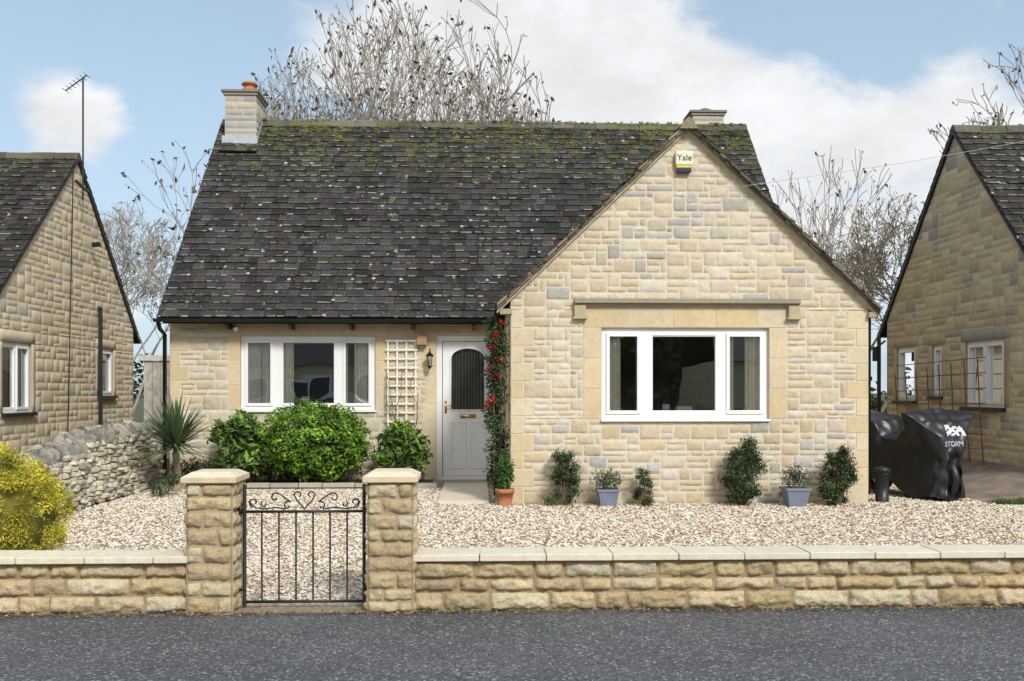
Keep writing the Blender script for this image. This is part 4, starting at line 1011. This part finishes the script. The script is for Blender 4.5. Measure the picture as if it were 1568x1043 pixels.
# ---------------------------------------------------------------- trees
def tree(name,base,L0,seed,levels=6,r0=.14,up=.12,spread=.55,col=(.20,.16,.12),leaf=0,leafsz=.12,leafcol=((.09,.075,.055),(.12,.10,.07)),minr=.010,kids=(2,3),shrink=.74,init=None,hang=False,tipn=1,side=.5,wig=.12,env=None):
    rs=random.Random(seed); E=empty(name,base); seg=[];tips=[]
    def grow(p,d,L,r,lev):
        n=4 if lev<levels-1 else 3
        for i in range(n):
            if env is not None and lev>1 and env(p)>1+.12*rs.random(): tips.append(p); return
            w=wig+.04*lev
            d=(d+Vector((rs.uniform(-w,w),rs.uniform(-w,w),rs.uniform(-w,w)+up*.3))).normalized()
            p2=p+d*(L/n); r2=max(minr,r*.93); seg.append((p,p2,r,r2)); p=p2;r=r2
            if 0<lev<levels and i in(1,2) and rs.random()<side:
                a=rs.uniform(0,6.28); s=d.orthogonal().normalized(); s.rotate(Quaternion(d,a)); grow(p,(d+s*spread*rs.uniform(.8,1.4)).normalized(),L*rs.uniform(.5,.7),max(minr,r*.5),lev+1 if lev<levels-1 else levels)
        if lev>=levels: tips.append(p); return
        k=rs.choice(kids); a0=rs.uniform(0,6.28)
        for i in range(k):
            s=d.orthogonal().normalized(); s.rotate(Quaternion(d,a0+6.28*i/k+rs.uniform(-.4,.4)))
            nd_=(d+s*spread*rs.uniform(.5,1.15)+Vector((0,0,up))).normalized()
            grow(p,nd_,L*shrink*rs.uniform(.8,1.15),max(minr,r*.66),lev+1)
    B=Vector(base)
    if init is None: init=[(0,0,1)]
    for d in init: grow(B+Vector((rs.uniform(-.1,.1),rs.uniform(-.1,.1),0)),Vector(d).normalized(),L0*rs.uniform(.9,1.06),r0,0)
    n=len(seg); A=np.array([s[0] for s in seg]);Bv=np.array([s[1] for s in seg]);ra=np.array([s[2] for s in seg]);rb=np.array([s[3] for s in seg])
    D=Bv-A; D/=np.linalg.norm(D,axis=1)[:,None]; X=np.cross(D,np.array([.3,.8,.52])); X/=np.linalg.norm(X,axis=1)[:,None]; Y=np.cross(D,X)
    K=4; ring=[]
    for P,rr in((A,ra),(Bv,rb)):
        for k in range(K):
            an=2*math.pi*k/K; ring.append(P+(X*math.cos(an)+Y*math.sin(an))*rr[:,None])
    V=np.stack(ring,1).reshape(-1,3); i=np.arange(n)[:,None]*2*K
    F=np.concatenate([i+np.array([[k,(k+1)%K,K+(k+1)%K,K+k]]) for k in range(K)])
    C=np.tile(np.array(col),(len(F),1))
    np_obj('branches',V,F,C,M['bark'],E,True)
    if leaf:
        P=np.array([tuple(t_) for t_ in tips for _ in range(tipn) if rs.random()<leaf])
        P=P+np.random.normal(0,.05,P.shape)+np.array([0,0,-.06 if hang else 0]); m=len(P)
        N=np.random.normal(size=(m,3)); N/=np.linalg.norm(N,axis=1)[:,None]; T=np.random.normal(size=(m,3))*.6+np.array([0,0,-1 if hang else 0])
        V,F=leafgeo(P,N,T,leafsz*np.random.uniform(.6,1.3,m),.45); lc=np.array(leafcol); C=lc[np.random.randint(0,len(lc),m)]
        np_obj('leaves',V,F,np.repeat(C,2,axis=0),M['moss'],E)
PB=(.36,.32,.27)
envm=lambda p: ((p.x+2.3)/(5.4 if p.x<-2.3 else 4.9))**2+(max(0,p.z-6.5)/6.7)**2
tree('bare_tree',(-3.2,30,0),4.5,3,5,.16,.16,.45,col=PB,leaf=.42,leafsz=.21,hang=True,tipn=1,minr=.010,init=[(-.95,0,1),(-.6,.1,1),(-.25,0,1),(.08,0,1),(.45,-.1,1),(.85,0,1)],shrink=.73,side=.60,env=envm)
tree('bare_tree',(-1.2,31,0),4.3,17,5,.13,.16,.42,col=PB,leaf=.42,leafsz=.21,hang=True,tipn=1,minr=.010,init=[(-.45,0,1),(-.1,.1,1),(.3,0,1),(.6,0,1)],shrink=.73,side=.55,env=envm)
tree('bare_tree',(-7.9,30,0),2.9,11,4,.09,.15,.5,col=PB,leaf=.55,leafsz=.20,hang=True,tipn=2,minr=.0095,init=[(-.1,0,1),(-.5,0,1),(.3,0,.9)],shrink=.72)
tree('bare_tree',(-14.2,34,0),2.9,5,6,.08,.1,.55,col=(.40,.36,.32),minr=.009,init=[(0,0,1),(.4,0,1),(-.4,0,1)],shrink=.66,side=.35)
tree('bare_tree',(-11.8,32,0),2.4,15,6,.07,.1,.55,col=(.40,.36,.32),minr=.009,init=[(0,0,1),(.4,0,1),(-.3,0,1)],shrink=.66,side=.35)
tree('bare_tree',(10.8,30,0),2.9,8,4,.06,.2,.34,col=PB,leaf=.5,leafsz=.17,hang=True,minr=.009,init=[(-.1,0,1),(.18,0,1)],shrink=.74)
tree('bare_tree',(13.6,33,0),2.7,21,6,.1,.08,.6,col=(.26,.22,.17),leaf=.4,leafsz=.11,leafcol=((.20,.15,.08),(.14,.15,.06)),minr=.009,init=[(0,0,1),(.5,0,1),(-.5,0,1)],shrink=.66,side=.4)
tree('bare_tree',(16.2,32,0),2.9,25,6,.1,.08,.6,col=(.26,.22,.17),leaf=.6,leafsz=.13,leafcol=((.20,.15,.08),(.14,.15,.06)),minr=.009,init=[(0,0,1),(.4,0,1),(-.4,0,1)],shrink=.67,side=.4)
tree('bare_tree',(16.6,28,0),3.9,31,5,.12,.15,.42,col=PB,leaf=.5,leafsz=.19,hang=True,tipn=1,init=[(0,0,1),(.4,0,1),(-.1,0,1)],shrink=.71)
L=[]
for i in range(150):
    x=R(-26,30); L.append(cloud((x,R(36,38),R(.5,2.6)+.6*math.sin(x*.7)),(1.2,.8,.9),180,.26,.5,[(.08,.09,.05),(.11,.09,.06),(.06,.08,.04)],rmin=.2))
V,F,C=merge(L); np_obj('background_hedge',V,F,C,M['moss'])

# ---------------------------------------------------------------- opposite side of the street (reflected in the windows)
for k,(X0,X1) in enumerate(((-30,-19),(-15,-3),(12,25))):
    E=empty('house_across_road',((X0+X1)/2,-25,0)); mb=MB()
    wbox(mb,X0,X1,-30,-20,0,3,(.62,.52,.36))
    mb.add([(X0-.2,-19.7,2.9),(X1+.2,-19.7,2.9),(X1+.2,-25,7),(X0-.2,-25,7),(X0-.2,-30.3,2.9),(X1+.2,-30.3,2.9)],[(0,1,2,3),(3,2,5,4)],(.09,.085,.08))
    for a in (1.5,5,8.6): wbox(mb,X0+a,X0+a+2.2,-20,-19.94,1,2.3,(.85,.85,.85)); wbox(mb,X0+a+.12,X0+a+1.03,-19.94,-19.93,1.1,2.2,(.05,.055,.06)); wbox(mb,X0+a+1.17,X0+a+2.08,-19.94,-19.93,1.1,2.2,(.05,.055,.06))
    mb.obj('walls_and_roof',M['paint'],E)
# parked car across the road
E=empty('parked_car',(-6.3,-13,0)); mb=MB()
prof=[(-2.05,.32),(-2.1,.62),(-2.0,.86),(-1.15,.98),(-.55,1.42),(.75,1.46),(1.45,1.02),(1.98,.92),(2.08,.6),(2.05,.32)]
def carx(prof,w0,w1,mat=0):
    vs=[];n=len(prof)
    for s,w in ((-1,w0),(1,w0)):
        for (x,z) in prof: vs.append((-6.3+x,-13+s*(w-(.16 if z>1.1 else 0)),z))
    mb.add(vs,[tuple(range(n)),tuple(range(n,2*n))]+[(i,(i+1)%n,n+(i+1)%n,n+i) for i in range(n)],(1,1,1),mat)
carx(prof,.86,.8)
glassp=[(-.98,1.0),(-.5,1.36),(.05,1.38),(.05,1.0)]; glassp2=[(.12,1.0),(.12,1.38),(.7,1.38),(1.2,1.04)]
for gp in (glassp,glassp2):
    vs=[(-6.3+x,-13+.87-(.16 if z>1.1 else .0),z) for x,z in gp]; mb.add(vs,[tuple(range(4))],(.02,.02,.02),1)
for wx in (-1.3,1.3):
    for sy in (-.75,.75):
        lp=[(-6.3+wx+.31*math.cos(a),-13+sy,.32+.31*math.sin(a)) for a in [2*math.pi*i/20 for i in range(20)]]
        tube(mb,[(-6.3+wx,-13+sy-.11,.32),(-6.3+wx,-13+sy+.14,.32)],.32,20,mat=1); tube(mb,[(-6.3+wx,-13+sy,.32),(-6.3+wx,-13+sy+.15,.32)],.19,14,mat=0)
mb.obj('body',[M['carpaint'],M['black']],E,False,.03)
L=[]
for i in range(50):
    x=R(-24,28)
    if -9.5<x<-3: continue
    L.append(cloud((x,R(-16,-15),R(.2,.7)),(.8,.5,.4),110,.16,.5,GREEN,rmin=.2))
for i in range(160): L.append(cloud((R(-45,50),R(-40,-35),R(1,9)),(2.4,1.5,1.8),110,.7,.6,[(.13,.17,.07),(.17,.18,.09),(.10,.13,.06)],rmin=.2))
V,F,C=merge(L); E=empty('trees_across_road',(0,-36,0)); np_obj('foliage',V,F,C,M['moss'],E)
mb=MB(); N=60; vs=[]
for i in range(N+1):
    x=-60+120*i/N; h=6+2.2*noise.noise(Vector((x*.15,0,0)))+1.2*noise.noise(Vector((x*.7,3,0)))
    vs+=[(x,-41,-.03),(x,-41,h)]
mb.add(vs,[(2*i,2*i+2,2*i+3,2*i+1) for i in range(N)],(.12,.14,.08)); mb.obj('reflection_backdrop',M['moss'],E)  # unseen upright sheet, added behind the trees to keep sky out of window reflections

# ---------------------------------------------------------------- sky & light
SE=math.radians(38); saz=math.radians(156)
w=bpy.data.worlds.new('World'); scene.world=w; w.use_nodes=True; nt=w.node_tree
bg=nt.nodes['Background']
sky=nd(nt,'ShaderNodeTexSky',{'sky_type':'NISHITA','sun_disc':False,'sun_elevation':SE,'sun_rotation':saz,'air_density':1.0,'dust_density':1.5,'ozone_density':1.5})
tc=nd(nt,'ShaderNodeTexCoord').outputs['Generated']
nrm=nd(nt,'ShaderNodeVectorMath',{'operation':'NORMALIZE'},{0:tc}).outputs[0]
sv=nd(nt,'ShaderNodeVectorMath',{'operation':'MULTIPLY'},{0:nrm,1:(1,1,1.9)}).outputs[0]
cn=nd(nt,'ShaderNodeTexNoise',None,{'Vector':sv,'Scale':4.2,'Detail':7,'Roughness':.6,'Distortion':.35}).outputs[0]
sp=nd(nt,'ShaderNodeSeparateXYZ',None,{0:nrm})
zc=sp.outputs[2]
tot=mth(nt,'ADD',cn,mapr(nt,sp.outputs[1],.1,-.4,0,.18))
for (x,z,r,wt) in ((.0,.36,.26,.20),(.17,.33,.20,.22),(.34,.25,.18,.18),(.52,.28,.14,.2),(-.415,.285,.075,.22),(-.38,.38,.2,-.14),(.33,.385,.09,-.14),(.45,.34,.07,-.08),(-.3,.26,.1,-.1)):
    v=Vector((x,1,z)).normalized()
    dd=nd(nt,'ShaderNodeVectorMath',{'operation':'DISTANCE'},{0:nrm,1:tuple(v)}).outputs['Value']
    tot=mth(nt,'ADD',tot,mth(nt,'MULTIPLY',mapr(nt,dd,0,r,1,0,True),wt))
mask=mapr(nt,tot,.48,.66,0,1,True)
shade=mapr(nt,nz(nt,sv,8,5,.65),.32,.68,.84,1.04)
cl=nd(nt,'ShaderNodeCombineColor',None,{0:mth(nt,'MULTIPLY',shade,6.1),1:mth(nt,'MULTIPLY',shade,6.2),2:mth(nt,'MULTIPLY',shade,6.35)}).outputs[0]
haze=mapr(nt,zc,.0,.45,.8,.42)
skc=mixc(nt,haze,sky.outputs[0],(4.1,5.2,6.1))
out=mixc(nt,mask,skc,cl)
nt.links.new(out,bg.inputs[0]); bg.inputs[1].default_value=.15
sl=bpy.data.lights.new('sun','SUN'); sl.energy=3.0; sl.angle=math.radians(12); sl.color=(1,.97,.92)
so=bpy.data.objects.new('sun',sl); scene.collection.objects.link(so)
sd=Vector((math.sin(saz)*math.cos(SE),math.cos(saz)*math.cos(SE),math.sin(SE))); so.rotation_euler=sd.to_track_quat('Z','Y').to_euler(); so.location=(10,-10,20)

cam=bpy.data.cameras.new('camera'); co=bpy.data.objects.new('camera',cam); scene.collection.objects.link(co)
cam.sensor_width=36; cam.lens=36*1450/1568; cam.shift_y=(600-521.5)/1568; cam.clip_end=2000; cam.clip_start=.1
co.location=(0,0,1.5); co.rotation_euler=(math.radians(90),0,-math.atan(53/1450))
scene.camera=co
